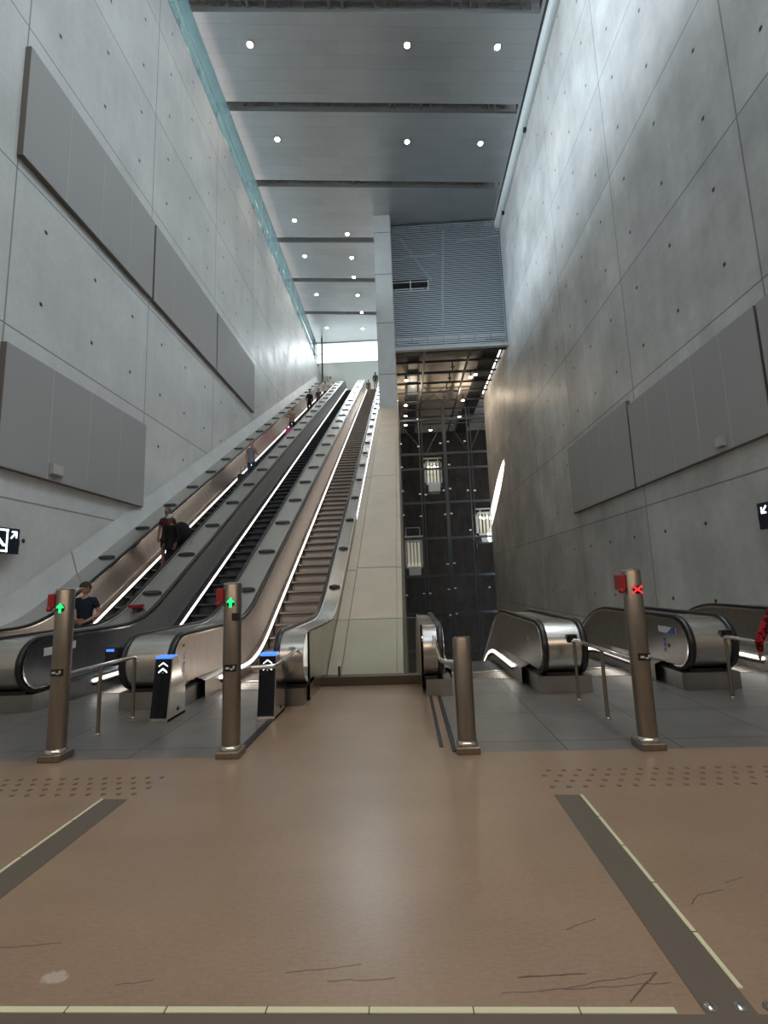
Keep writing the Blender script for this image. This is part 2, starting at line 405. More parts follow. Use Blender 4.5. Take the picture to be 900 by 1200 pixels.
# downlights
dl = [(-6.26, 18.89, 'left of the nearest row'), (1.04, 19.44, 'middle of the nearest row'), (5.33, 19.82, 'right of the nearest row'),
      (-6.27, 23.76, 'left of the second row'), (1.05, 24.49, 'middle of the second row'), (5.29, 24.93, 'right of the second row'),
      (-6.71, 29.92, 'left of the third row'), (-3.24, 31.55, 'alone by the pier top'), (-6.78, 33.63, 'left of the fourth row'),
      (-3.22, 34.15, 'right of the fourth row by the pier'), (-3.3, 36.55, 'fourth back along the pier'), (-6.78, 38.64, 'left of the fifth row'), (-3.25, 39.11, 'right of the fifth row by the pier'),
      (-3.13, 41.84, 'farthest but one along the pier'), (-6.79, 44.21, 'left of the last row by the window'), (-3.31, 44.74, 'right of the last row by the window')]
proto = None
for i, (x, y, w) in enumerate(dl):
    t = thing('ceiling_downlight', (x, y, ZC), 'round warm recessed downlight in the grey ceiling, ' + w, 'ceiling light', 'recessed downlights in the hall ceiling')
    if proto is None:
        a = build('rim', MB().lathe([(.11, ZC + .001), (.20, ZC + .001), (.20, ZC - .03), (.15, ZC - .03), (.11, ZC - .01)], x, y, 20), M['chrome'], t)
        b = build('lens', MB().lathe([(.02, ZC - .012), (.14, ZC - .012), (.125, ZC - .04), (.02, ZC - .05)], x, y, 20), M['lamp'], t)
        proto = (a, b)
    else:
        for p in proto: copy_part(p, t, (0, 0, 0))

# roof tube along the right wall head
t = thing('roof_tube', (7.55, 14, 26.0), 'pale rounded tube running along the ceiling edge above the right wall', 'roof beam')
build('tube', MB().tube([(7.5, 8, 26.12), (7.5, 31.2, 26.12)], .36, 24), M['beam'], t)
for y in (17.0, 23.4, 29.4): build('bracket', MB().box(7.35, 7.75, y, y + .18, 25.6, 26.3), M['dark'], t, smooth=False)
build('gutter', MB().box(7.75, 7.95, 8, 31.2, 25.75, 26.7), M['dark'], t, smooth=False)

# gallery above the left wall with its glass balustrade
struct('floor_gallery', MB().box(-13.5, -8.01, -6, 47.2, 22.95, ZG), M['panel_edge'], smooth=False)
struct('wall_gallery', MB().box(-13.9, -13.5, -6, 47.2, 22.9, 27), M['beam'], smooth=False)
t = thing('glass_balustrade', (XL, 8, ZG), 'teal glass balustrade along the top edge of the left concrete wall', 'balustrade')
build('base_channel', MB().box(XL - .12, XL - .02, 8, 46, ZG, ZG + .12), M['steel'], t, smooth=False)
build('handrail', MB().tube([(XL - .07, 8, ZG + 1.0), (XL - .07, 46, ZG + 1.0)], .022, 8), M['chrome'], t)
y = 8.
pp = build('glass_pane', MB().box(XL - .08, XL - .065, y, y + 1.86, ZG + .12, 25.7), M['glass_teal'], t, smooth=False)
cl = build('clamp', MB().box(XL - .13, XL + .05, y + 1.86, y + 1.94, ZG + .02, ZG + .33), M['chrome'], t, smooth=False)
for k in range(1, 20):
    copy_part(pp, t, (0, 1.9 * k, 0)); copy_part(cl, t, (0, 1.9 * k, 0))

# ------------------------------------------------------------------ acoustic panels and wall boxes
def panel(side, y0, y1, z0, z1, label, th=.14):
    xi = XL + .004 if side < 0 else XR - .004; xo = xi + th * (1 if side < 0 else -1)
    a, b = min(xi, xo), max(xi, xo)
    t = thing('acoustic_panel', (xi, (y0 + y1) / 2, z0), label, 'wall panel', 'grey acoustic panels on the concrete walls')
    d = .012
    if side < 0: face = (b - d, b); core = (a, b - d)
    else: face = (a, a + d); core = (a + d, b)
    build('core', MB().box(core[0], core[1], y0, y1, z0, z1), M['panel_edge'], t, smooth=False)
    build('face', MB().box(face[0], face[1], y0 + .01, y1 - .01, z0 + .01, z1 - .01), M['panel'], t, smooth=False)
    n = max(2, round((y1 - y0) / 1.2)); pass
    for k in range(1, n):
        y = y0 + (y1 - y0) * k / n; e0, e1 = (b, b + .004) if side < 0 else (a - .004, a)
        build('seam', MB().box(e0, e1, y - .012, y + .012, z0 + .01, z1 - .01), M['panel_seam'], t, smooth=False)
    return xo
panel(-1, 8.847, 14.212, 10.915, 13.644, 'grey acoustic panel high on the left wall, nearest of its row of three')
panel(-1, 14.306, 19.576, 10.915, 13.644, 'grey acoustic panel high on the left wall, middle of its row of three')
panel(-1, 19.671, 24.941, 10.915, 13.644, 'grey acoustic panel high on the left wall, farthest of its row of three')
panel(-1, 8.847, 14.165, 4.063, 6.632, 'large grey acoustic panel low on the left wall above the lit sign')
panel(1, 9.62, 15.35, 4.25, 6.95, 'large grey acoustic panel on the right wall with a small box on it')
panel(1, 15.45, 21.2, 4.25, 7.15, 'grey acoustic panel on the right wall, farther from the camera')
panel(1, 3.8, 9.55, 4.25, 6.95, 'grey acoustic panel at the right edge of the photo')
t = thing('junction_box', (XL + .15, 10.4, 4.2), 'small grey junction box near the bottom of the low left acoustic panel', 'junction box')
build('housing', MB().box(XL + .146, XL + .22, 10.2, 10.58, 4.19, 4.46), M['panel'], t, smooth=False, bevel=.01)
build('cover', MB().box(XL + .22, XL + .235, 10.23, 10.55, 4.22, 4.43), M['panel_seam'], t, smooth=False)
t = thing('junction_box', (XR - .14, 11.1, 4.4), 'small grey junction box near the bottom of the right wall acoustic panel', 'junction box')
build('housing', MB().box(XR - .22, XR - .14, 10.95, 11.25, 4.36, 4.62), M['panel'], t, smooth=False, bevel=.01)
build('cover', MB().box(XR - .235, XR - .22, 10.98, 11.22, 4.39, 4.59), M['panel_seam'], t, smooth=False)

# lit direction signs on both walls
def arrow(mb, x, cy, cz, s, sy, sz, th):
    """diagonal arrow with head towards (sy, sz) on an x-plane"""
    def P(a, b): return (cy + s * a * sy, cz + s * b * sz)
    mb.prism([P(1, 1), P(1, -.62), P(.58, -.62), P(.58, .28), P(-.62, -.92), P(-.92, -.62), P(.28, .58), P(-.62, .58), P(-.62, 1)], 'x', x, x + th)
t = thing('direction_sign', (-7.83, 9.0, 2.35), 'dark blue lit sign with escalator pictogram on the left wall', 'sign')
build('panel', MB().box(-7.87, -7.79, 8.4, 9.46, 2.36, 2.87), M['navy'], t, smooth=False, bevel=.008)
build('bracket', MB().box(-8.0, -7.84, 9.46, 9.53, 2.54, 2.65).box(-8.0, -7.87, 8.5, 8.6, 2.54, 2.65), M['black'], t, smooth=False)
fr = MB(); x = -7.788; KY = lambda v: 9.46 + (v - 10.04) * .93; KZ = lambda v: 2.36 + (v - 2.40) * .93
for a in ((9.24, 9.72, 2.875, 2.915), (9.24, 9.72, 2.435, 2.475), (9.68, 9.72, 2.435, 2.915), (9.24, 9.28, 2.435, 2.915)): fr.box(x, x + .006, KY(a[0]), KY(a[1]), KZ(a[2]), KZ(a[3]))
build('pictogram_frame', fr, M['white_sign'], t, smooth=False)
build('pictogram', MB().prism([(KY(a), KZ(c)) for a, c in ((9.60, 2.55), (9.66, 2.55), (9.66, 2.60), (9.62, 2.61), (9.44, 2.80), (9.34, 2.80), (9.34, 2.73), (9.42, 2.73))], 'x', x, x + .006), M['white_sign'], t, smooth=False)
ar = MB(); arrow(ar, x, KY(9.87), KZ(2.80), .085, 1, 1, .006); build('arrow', ar, M['white_sign'], t, smooth=False)
t = thing('direction_sign', (7.3, 9.6, 2.4), 'dark blue lit sign at the right edge of the photo on the right wall', 'sign')
build('panel', MB().box(7.26, 7.34, 9.0, 10.19, 2.36, 2.90), M['navy'], t, smooth=False, bevel=.008)
build('bracket', MB().box(7.3, 7.5, 10.19, 10.25, 2.56, 2.68).box(7.3, 7.5, 9.1, 9.2, 2.56, 2.68), M['black'], t, smooth=False)
ar = MB(); arrow(ar, 7.252, 10.0, 2.76, .085, 1, -1, .006); build('arrow', ar, M['white_sign'], t, smooth=False)
fr = MB()
for a in ((9.24, 9.72, 2.825, 2.865), (9.24, 9.72, 2.395, 2.435), (9.68, 9.72, 2.395, 2.865), (9.24, 9.28, 2.395, 2.865)): fr.box(7.252, 7.258, *a)
build('pictogram_frame', fr, M['white_sign'], t, smooth=False)

# ------------------------------------------------------------------ escalators
RZ = .95; RH = .70; SD = .2   # rail half spacing, steps start to climb a little later than the rail
NR = .355                                   # newel radius
def run_z(y, dn, y0, yk):
    """rail height curve: level, blend, 30 degree run, and (rising) level again"""
    s = -TAN30 if dn else TAN30; h = .7
    if y < y0 - h: return RZ
    if y < y0 + h: return RZ + s * (y - y0 + h) ** 2 / (4 * h)
    if y < yk - h: return RZ + s * (y - y0)
    top = RZ + s * (yk - y0)
    if y < yk + h: return top - s * (yk + h - y) ** 2 / (4 * h)
    return top
def ysamples(a, y0, yk, end):
    ys = [a]
    while ys[-1] < end - 1e-6:
        y = ys[-1]; st = .15 if abs(y - y0) < .9 or abs(y - yk) < .9 else (.5 if y < y0 else 2.0)
        if y < y0 - .9 < y + st: st = y0 - .9 - y + 1e-3
        if y < yk - .9 < y + st: st = yk - .9 - y + 1e-3
        ys.append(min(end, y + max(st, .05)))
    return ys

def rail_path(dn, yn, y0, yk, end, r=NR):
    cz = RZ - NR
    p = [(yn + .35, cz - r)]
    for k in range(0, 15):
        a = -PI / 2 - PI * k / 14; p.append((yn + r * math.cos(a), cz + r * math.sin(a)))
    p += [(y, run_z(y, dn, y0, yk) - (NR - r)) for y in ysamples(yn + .15, y0, yk, end)]
    if not dn:
        zt = run_z(end, dn, y0, yk) - NR
        for k in range(1, 13):
            a = PI / 2 - PI * k / 12; p.append((end + r * math.cos(a), zt + r * math.sin(a)))
    return p

def sweep(path, cx, sec):
    """sec: (x, n) points swept on a path in the YZ plane; n along the outward normal"""
    mb = MB(); rows = []
    for i, (y, z) in enumerate(path):
        a = path[max(0, i - 1)]; b = path[min(len(path) - 1, i + 1)]
        t = Vector((b[0] - a[0], b[1] - a[1])).normalized(); n = Vector((-t.y, t.x))
        rows.append([(cx + x, y + n.x * q, z + n.y * q) for x, q in sec])
    mb.grid(rows, True); mb.caps(len(rows), len(sec)); return mb
RSEC = [(-.042, -.012), (-.036, .012), (-.02, .022), (.02, .022), (.036, .012), (.042, -.012), (.03, -.022), (-.03, -.022)]

step_mesh = {}
def escalator(cx, label, dn, yn, y0, yk, end, panel_mat, step_mat, nsteps, group, led=M['led'], sticker=None):
    t = thing('escalator', (cx, yn, 0), label, 'escalator', group)
    zc = RZ - NR
    for s in (-1, 1):
        # inner balustrade plate with rounded newel end
        def xin(y, q):
            w = min(1., max(0., (y - yn) / 2.4)); return cx + s * (RH - .035 - .14 * w * q ** 1.6)
        rows = []
        r = NR - .045; ys = [yn - r * math.cos(PI / 2 * k / 8) for k in range(9)]
        for y in ys:
            h = math.sqrt(max(1e-4, r * r - (y - yn) ** 2)); rows.append((y, zc + h, zc - h))
        for y in ysamples(yn + .15, y0, yk, end):
            z = run_z(y, dn, y0, yk); rows.append((y, z - .045, z - .045 - 2 * r))
        mb = MB(); m = 7
        g1 = [[(xin(y, q / (m - 1)), y, a + (b - a) * q / (m - 1)) for q in range(m)] for y, a, b in rows]
        g2 = [[(p[0] + s * .03, p[1], p[2]) for p in r_] for r_ in g1]
        mb.grid([a + b[::-1] for a, b in zip(g1, g2)], True)
        pn = build('balustrade', mb, panel_mat, t)
        # edge trim round the plate
        build('edge_trim', sweep(rail_path(dn, yn, y0, yk, end, NR - .038), cx + s * (RH - .02), [(-.028, -.012), (-.028, .012), (.028, .012), (.028, -.012)]), M['chrome'], pn)
        build('handrail', sweep(rail_path(dn, yn, y0, yk, end), cx + s * RH, RSEC), M['rubber'], t)
        # skirt down to the steps
        ys = ysamples(yn + .35, y0, yk, end); mb = MB()
        mb.grid([[(xin(y, 1), y, run_z(y, dn, y0, yk) - .65), (cx + s * .512, y, run_z(y, dn, y0, yk) - .70), (cx + s * .505, y, run_z(y, dn, y0, yk) - 1.35), (cx + s * .535, y, run_z(y, dn, y0, yk) - 1.35), (xin(y, 1) + s * .03, y, run_z(y, dn, y0, yk) - .65)] for y in ys], True)
        build('skirt', mb, panel_mat, t)
        ys = ysamples(yn + .95, y0, yk, end - .8); mb = MB()
        mb.grid([[(cx + s * .507, y, run_z(y - SD, dn, y0, yk) - .74), (cx + s * .49, y, run_z(y - SD, dn, y0, yk) - .745), (cx + s * .49, y, run_z(y - SD, dn, y0, yk) - .785), (cx + s * .507, y, run_z(y - SD, dn, y0, yk) - .79)] for y in ys], True)
        build('light_strip', mb, led, t)
        mb = MB(); mb.grid([[(cx + s * .508, y, run_z(y - SD, dn, y0, yk) - .795), (cx + s * .482, y, run_z(y - SD, dn, y0, yk) - .80), (cx + s * .482, y, run_z(y - SD, dn, y0, yk) - .83), (cx + s * .508, y, run_z(y - SD, dn, y0, yk) - .85)] for y in ys], True)
        build('skirt_brush', mb, M['black'], t)
    build('comb_plate', MB().box(cx - .50, cx + .50, yn + .85, yn + 1.5, -.02, .006), M['steel'], t, smooth=False)
    build('comb', MB().box(cx - .50, cx + .50, yn + 1.44, yn + 1.52, .005, .014), M['chrome'], t, smooth=False)
    build('truss', MB().grid([[(cx - .5, y, run_z(y, dn, y0, yk) - 1.3), (cx + .5, y, run_z(y, dn, y0, yk) - 1.3), (cx + .5, y, run_z(y, dn, y0, yk) - 1.36), (cx - .5, y, run_z(y, dn, y0, yk) - 1.36)] for y in ysamples(yn + 1.6, y0, yk, end - .8)], True), M['dark'], t)
    # steps, each its own piece
    key = step_mat.name; ob0 = None
    for k in range(nsteps):
        y = yn + 1.52 + .4 * k
        z = run_z(y + (.2 if not dn else .4) - SD, dn, y0, yk) - .955
        if ob0 is None:
            pr = [(y, z), (y + .405, z), (y + .405, z - .02), (y + .10, z - .05)] + [(y + .05 + .05 * (j / 3) ** 2, z - .235 + .055 * j) for j in range(0, 4)] + [(y, z - .03)]
            if dn: pr = [(y, z), (y + .405, z), (y + .405, z - .03), (y + .39, z - .24), (y + .37, z - .24), (y + .38, z - .04), (y, z - .03)]
            ob0 = build('step', MB().prism(pr, 'x', cx - .485, cx + .485), step_mat, t, smooth=False); zz, yy = z, y
        else: copy_part(ob0, t, (0, y - yy, z - zz))
    return t

UY, DY = 6.75, 7.12
CA, CB, CC = -6.49, -4.46, -2.42
D1, D2, D3 = 1.13, 3.05, 5.00
eA = escalator(CA, 'brushed bronze escalator nearest the left wall, carrying most of the people', False, UY, 9.4, 44.0, 46.6, M['steel_warm'], M['step_b'], 92, 'rising escalators')
eB = escalator(CB, 'dark grey empty escalator with black steps, middle of the three rising ones', False, UY, 9.4, 44.0, 46.6, M['steel_dark'], M['step_b'], 92, 'rising escalators')
eC = escalator(CC, 'escalator with bronze grey steps beside the stone ramp', False, UY, 9.4, 44.0, 46.6, M['steel_warm'], M['step_c'], 92, 'rising escalators')
r1 = escalator(D1, 'descending escalator just right of the glass barrier and lift shaft', True, DY, 10.05, 99, 30, M['steel_mid'], M['step_b'], 12, 'descending escalators')
r2 = escalator(D2, 'descending escalator behind the bollard with the red cross', True, DY, 10.05, 99, 30, M['steel_mid'], M['step_b'], 12, 'descending escalators')
r3 = escalator(D3, 'descending escalator nearest the right wall behind the person in red', True, DY, 10.05, 99, 30, M['steel_mid'], M['step_b'], 12, 'descending escalators')

def hexstud(x0, x1, y, z, s):
    """anti-slide lozenge lying on an inclined deck"""
    mb = MB(); h = .05; w = (x1 - x0)
    pl = [(x0, 0), (x0 + .10, -h), (x1 - .10, -h), (x1, 0), (x1 - .10, h), (x0 + .10, h)]
    o = len(mb.v)
    for dz in (.0, .055):
        for px, py in pl: mb.v.append((px, y + py, z + py * s + dz))
    mb.f += [tuple(range(5, -1, -1)), tuple(range(6, 12))] + [(i, (i + 1) % 6, 6 + (i + 1) % 6, 6 + i) for i in range(6)]
    return mb

def deck(xa, xb, label, dn, yn, y0, yk, end, base=None, studs=True, y_start=None, cap_mat=None, outer=None):
    """metal deck between two handrails: rounded front cap, base box, top strip, studs"""
    cx = (xa + xb) / 2
    t = thing('escalator_deck', (cx, yn, 0), label, 'escalator deck', 'decks between the escalators')
    path = rail_path(dn, yn, y0, yk, end, NR - .015)
    nfront = 16
    if y_start is None:
        front = path[:nfront] + [(yn + .2, RZ - .015), (yn + .5, RZ - .015)]
        build('end_cap', sweep(front, cx, [(xa - cx, -.02), (xa - cx, .0), (xb - cx, .0), (xb - cx, -.02)]), cap_mat or M['steel'], t)
        build('underside', MB().box(xa, xb, yn - .12, yn + .4, .215, .255), M['black'], t, smooth=False)
        b0, b1 = base or (xa - .15, xb + .15)
        build('base', MB().box(b0, b1, yn - .2, yn + 1.5, 0, .22), M['steel_mid'], t, smooth=False)
    ys = ysamples(yn + .5 if y_start is None else y_start, y0, yk, end)
    mb = MB(); mb.grid([[(xa, y, run_z(y, dn, y0, yk) - .03), (xb, y, run_z(y, dn, y0, yk) - .03), (xb, y, run_z(y, dn, y0, yk) - .05), (xa, y, run_z(y, dn, y0, yk) - .05)] for y in ys], True); mb.caps(len(ys), 4)
    build('top_strip', mb, M['deck'], t)
    if outer:
        xo, side = outer; mb = MB()
        mb.grid([[(xo, y, run_z(y, dn, y0, yk) - .02), (xo, y, max(.0, run_z(y, dn, y0, yk) - 2.) if not dn else run_z(y, dn, y0, yk) - 2), (xo + side * .03, y, max(.0, run_z(y, dn, y0, yk) - 2.) if not dn else run_z(y, dn, y0, yk) - 2), (xo + side * .03, y, run_z(y, dn, y0, yk) - .02)] for y in ysamples(yn + .1, y0, yk, 14)], True)
        build('side_panel', mb, M['steel_warm'], t)
    if studs:
        s0 = None; y = y0 + .95; k = 0
        while y < (yk - .5 if not dn else 13):
            z = run_z(y, dn, y0, yk) - .03
            if s0 is None:
                m = max(.04, (xb - xa - .42) / 2); s0 = build('anti_slide_stud', hexstud(xa + m, xb - m, y, z, -TAN30 if dn else TAN30), M['dark'], t, smooth=False); q = (y, z)
            else: copy_part(s0, t, (0, y - q[0], z - q[1]))
            y += 1.6
    return t
UP = (False, UY, 9.4, 44.0, 46.6); DN = (True, DY, 10.05, 99, 30)
g = .745
deck(-7.81, CA - g, 'grey studded deck between the left wall and the leftmost escalator', *UP, y_start=8.0)
dAB = deck(CA + g, CB - g, 'studded metal deck with a red button, between the leftmost and the dark escalator', *UP)
dBC = deck(CB + g, CC - g, 'studded metal deck between the dark escalator and the bronze one by the ramp', *UP)
deck(CC + g, -1.37, 'narrow shiny deck beside the stone ramp, right of the bronze escalator', *UP, base=(CC + .56, -1.40), outer=(-1.40, 1))
deck(.20, D1 - g, 'narrow deck end beside the glass barrier, left of the descending escalators', *DN, base=(.22, D1 - .56), outer=(.20, -1), studs=False)
deck(D1 + g, D2 - g, 'rounded brushed steel deck between the first and second descending escalators', *DN, studs=False)
deck(D2 + g, D3 - g, 'rounded brushed steel deck between the second and third descending escalators', *DN, studs=False)
deck(D3 + g, 7.45, 'wide deck between the right wall and the descending escalator nearest it', *DN, base=(D3 + .56, 7.45), studs=False)

# things on the decks and panels
t = thing('emergency_button', (-5.47, 9.75, 1.12), 'red dished emergency button on the metal deck of the leftmost escalators', 'button')
zb = run_z(9.75, *UP[:1], 9.4, 44) - .03
build('plinth', MB().lathe([(.07, zb - .06), (.06, zb + .06)], -5.47, 9.75, 16), M['black'], t)
build('dish', MB().lathe([(.06, zb + .04), (.15, zb + .08), (.155, zb + .13), (.06, zb + .115)], -5.47, 9.75, 18), M['red'], t)

def sticker(name, esc, x0, x1, y0, y1, z0, z1, mat, label=None):
    return build(name, MB().box(x0, x1, y0, y1, z0, z1), mat, esc, smooth=False, label=label)
xb_ = CB - .665
sticker('notice_sticker', eB, xb_, xb_ + .006, 6.80, 7.02, .69, .80, M['white'], 'small white notice on the dark panel')
sticker('notice_sticker', eB, xb_, xb_ + .006, 7.28, 7.46, .72, .83, M['white'])
xc_ = CC - .665
sticker('inspection_mark', eC, xc_, xc_ + .006, 6.68, 6.74, .775, .79, M['black']); sticker('inspection_mark', eC, xc_, xc_ + .006, 6.68, 6.74, .80, .812, M['black'])
lt = MB(); rr = random.Random(5)
for k in range(8):
    z = .44 + k * .034
    lt.box(xc_, xc_ + .005, 6.72, 6.755, z, z + .006)
    if k % 3 != 1: lt.box(xc_, xc_ + .005, 6.72, 6.727, z, z + .022)
    if k % 2: lt.box(xc_, xc_ + .005, 6.748, 6.755, z, z + .022)
    if k in (2, 5): lt.box(xc_, xc_ + .005, 6.72, 6.755, z + .016, z + .022)
build('blue_lettering', lt, M['blueink'], eC, smooth=False, label='faded vertical blue lettering')
x2 = D2 + .655
sticker('notice_sticker', r2, x2, x2 + .01, 7.08, 7.54, .70, .79, M['white'], 'white and blue notice strip')
build('notice_sticker', MB().prism([(7.08, .70), (7.30, .70), (7.16, .79), (7.08, .79)], 'x', x2 - .004, x2 + .002), M['blueink'], r2, smooth=False)
for k, (z, m) in enumerate(((.60, 'blueink'), (.53, 'blueink'), (.46, 'blueink'), (.37, 'white'))):
    build('safety_pictogram', MB().prism([(7.4 + .03 * math.cos(a * PI / 6), z + .03 * math.sin(a * PI / 6)) for a in range(12)], 'x', x2 - .002, x2 + .01), M[m], r2, smooth=False)
build('safety_pictogram', MB().prism([(7.3 + .028 * math.cos(a * PI / 6), .53 + .028 * math.sin(a * PI / 6)) for a in range(12)], 'x', x2 - .002, x2 + .01), M['red'], r2, smooth=False)
x1_ = D1 + .655
for k, z in enumerate((.66, .58, .50, .40)):
    build('safety_pictogram', MB().prism([(7.55 + .028 * math.cos(a * PI / 6), z + .028 * math.sin(a * PI / 6)) for a in range(12)], 'x', x1_ - .002, x1_ + .01), M['white' if k == 3 else 'steel'], r1, smooth=False)

# ------------------------------------------------------------------ sign pillars and sensor heads by the newels
def chevron(mb, x, y, z, w, h, th):
    mb.prism([(x - w, z), (x, z + h), (x + w, z), (x + w, z - th), (x, z + h - th * 1.2), (x - w, z - th)], 'y', y, y + .004)
def pillar(cx, label):
    t = thing('display_pillar', (cx, 5.87, 0), label, 'display pillar', 'small display pillars at the escalator entrances')
    w = .105
    prof = [(5.87, 0), (6.35, 0), (6.35, .3), (6.12, .74), (5.98, .74)]
    build('housing', MB().prism(prof, 'x', cx - w + .012, cx + w), M['chrome'], t, smooth=False, bevel=.008)
    def yf(z): return 5.87 + .11 * z / .74
    sc = MB(); x0, x1 = cx - w + .004, cx + w - .012
    sc.v += [(x0, yf(.055) - .008, .055), (x1, yf(.055) - .008, .055), (x1, yf(.72) - .008, .72), (x0, yf(.72) - .008, .72)] + [(x0, yf(.055) + .03, .055), (x1, yf(.055) + .03, .055), (x1, yf(.72) + .03, .72), (x0, yf(.72) + .03, .72)]
    sc.f += [(0, 1, 2, 3), (4, 7, 6, 5), (0, 4, 5, 1), (1, 5, 6, 2), (2, 6, 7, 3), (3, 7, 4, 0)]
    s = build('screen', sc, M['screen'], t, smooth=False)
    build('blue_light', MB().box(cx - w + .004, cx + w - .01, yf(.72) - .012, 6.12, .725, .752), M['blue'], t, smooth=False, bevel=.004)
    y = yf(.6) - .014; c = MB()
    chevron(c, cx, y + .006, .645, .055, .04, .014); chevron(c, cx, y, .575, .055, .045, .02)
    c.prism([(cx - .025, .545), (cx, .565), (cx + .025, .545)], 'y', y, y + .004)
    build('up_chevron', c, M['white_sign'], s, smooth=False)
    l = MB(); l.box(cx - .06, cx + .06, y - .004, y, .500, .507); l.box(cx - .045, cx + .045, y - .004, y, .470, .477)
    build('caption_line', l, M['bracket'], s, smooth=False)
    build('foot', MB().box(cx - w, cx + w, 5.862, 6.36, 0, .035), M['steel'], t, smooth=False)
    build('key_switch', MB().tube([(cx + w - .002, 6.15, .1), (cx + w + .008, 6.15, .1)], .022, 10), M['black'], t)
pillar(-2.98, 'low display pillar with blue light and two white chevrons, before the bronze escalator newel')
pillar(-1.70, 'low display pillar with blue light and white chevron, by the glass barrier')
t = thing('newel_sensor', (-3.9, 6.4, .8), 'small black sensor head with blue light on the newel behind the left guide rail', 'sensor')
build('head', MB().box(-3.95, -3.79, 6.32, 6.46, .60, .84), M['black'], t, smooth=False, bevel=.02)
build('blue_light', MB().box(-3.92, -3.82, 6.31, 6.325, .785, .815), M['blue'], t, smooth=False)
t = thing('newel_sensor', (2.2, 6.8, .7), 'small black sensor head on the steel deck end by the red cross bollard', 'sensor')
build('head', MB().prism([(6.76, .78), (6.90, .78), (6.90, .63), (6.80, .63)], 'x', 2.12, 2.26), M['black'], t, smooth=False, bevel=.01)
build('window', MB().box(2.14, 2.24, 6.75, 6.78, .72, .76), M['screen'], t, smooth=False)
t = thing('newel_sensor', (4.25, 6.6, .7), 'small black sensor head on the steel deck end by the person in red', 'sensor')
build('head', MB().prism([(6.76, .78), (6.90, .78), (6.90, .63), (6.80, .63)], 'x', 4.14, 4.28), M['black'], t, smooth=False, bevel=.01)
build('window', MB().box(4.16, 4.26, 6.75, 6.78, .72, .76), M['screen'], t, smooth=False)

# ------------------------------------------------------------------ bollards
def bollard(x, label, signal=None, h=1.6):
    y = 4.74
    t = thing('signal_bollard' if signal else 'steel_bollard', (x, y, 0), label, 'bollard', 'steel bollards along the floor edge')
    prof = [(.086, .06), (.086, h - .02), (.078, h - .004), (.02, h)]
    if signal: prof = [(.086, .06), (.086, h * .6), (.086, h - .012), (.08, h), (.02, h)]
    build('post', MB().lathe(prof, x, y, 28, 1., .9), M['post'], t)
    build('base_plate', MB().box(x - .108, x + .108, y - .108, y + .108, 0, .062), M['post'], t, smooth=False, bevel=.008)
    build('collar', MB().lathe([(.088, .06), (.100, .065), (.098, .085), (.086, .10)], x, y, 28, 1., .9), M['chrome'], t)
    if not signal: return t
    build('cap', MB().lathe([(.088, h - .014), (.088, h - .004), (.05, h + .004), (.01, h + .004)], x, y, 28, 1., .9), M['chrome'], t)
    a = build('alarm_box', MB().box(x - .145, x - .072, y - .06, y + .05, h - .19, h - .05), M['red'], t, smooth=False, bevel=.012)
    build('sounder', MB().ball((x - .12, y - .05, h - .20), .03, .03, .025), M['red'], a)
    yb = y - .0762
    build('signal_window', MB().lathe([(.04, 0), (.04, .01), (.036, .012)], 0, 0, 20), M['screen'], t)
    w = t.children[-1]; w.location = Vector((.01, yb - y + .004, h - .19)) - Vector((0, 0, 0)); w.data.transform(Matrix.Translation(Vector((x, y, 0)))); w.data.transform(Matrix.Rotation(PI / 2, 4, 'X'))
    s = MB(); zc = h - .19; q = yb - .012; cx = x + .01
    if signal == 'arrow':
        for (ax, az, r) in ((0, .034, .012), (-.022, .014, .012), (.022, .014, .012), (0, .008, .013), (0, -.018, .013), (0, -.036, .011)):
            s.prism([(cx + ax + r * math.cos(k * PI / 5), zc + az + r * math.sin(k * PI / 5)) for k in range(10)], 'y', q, q + .01)
        s.prism([(cx - .044, zc + .0), (cx, zc + .05), (cx + .044, zc + .0), (cx + .014, zc + .0), (cx + .014, zc - .046), (cx - .014, zc - .046), (cx - .014, zc + .0)], 'y', q + .001, q + .008)
        build('green_arrow', s, M['green'], t, smooth=False)
    else:
        for sg in (-1, 1):
            s.prism([(cx - .045, zc - .032 * sg - .009), (cx - .045, zc - .032 * sg + .009), (cx + .045, zc + .032 * sg + .009), (cx + .045, zc + .032 * sg - .009)], 'y', q, q + .008)
        build('red_cross', s, M['redlight'], t, smooth=False)
    pl = build('number_plate', MB().box(x - .042, x + .062, yb - .010, yb + .03, .77, .835), M['black'], t, smooth=False)
    n = MB(); n.box(x - .028, x + .006, yb - .014, yb - .010, .795, .812); n.box(x + .016, x + .058, yb - .014, yb - .010, .787, .800); n.box(x + .04, x + .058, yb - .014, yb - .010, .787, .822)
    build('plate_mark', n, M['white'], pl, smooth=False)
    return t
b1 = bollard(-3.385, 'tall steel bollard with green arrow light at the far left', 'arrow')
b2 = bollard(-1.70, 'tall steel bollard with green arrow light, second from the left', 'arrow')
build('round_badge', MB().box(-1.68, -1.61, 4.662, 4.69, 1.24, 1.31), M['black'], b2, smooth=False)
bollard(.50, 'short plain steel bollard without a signal, in front of the lift shaft', None, 1.02)
bollard(2.13, 'tall steel bollard with red cross light on the right', 'cross')

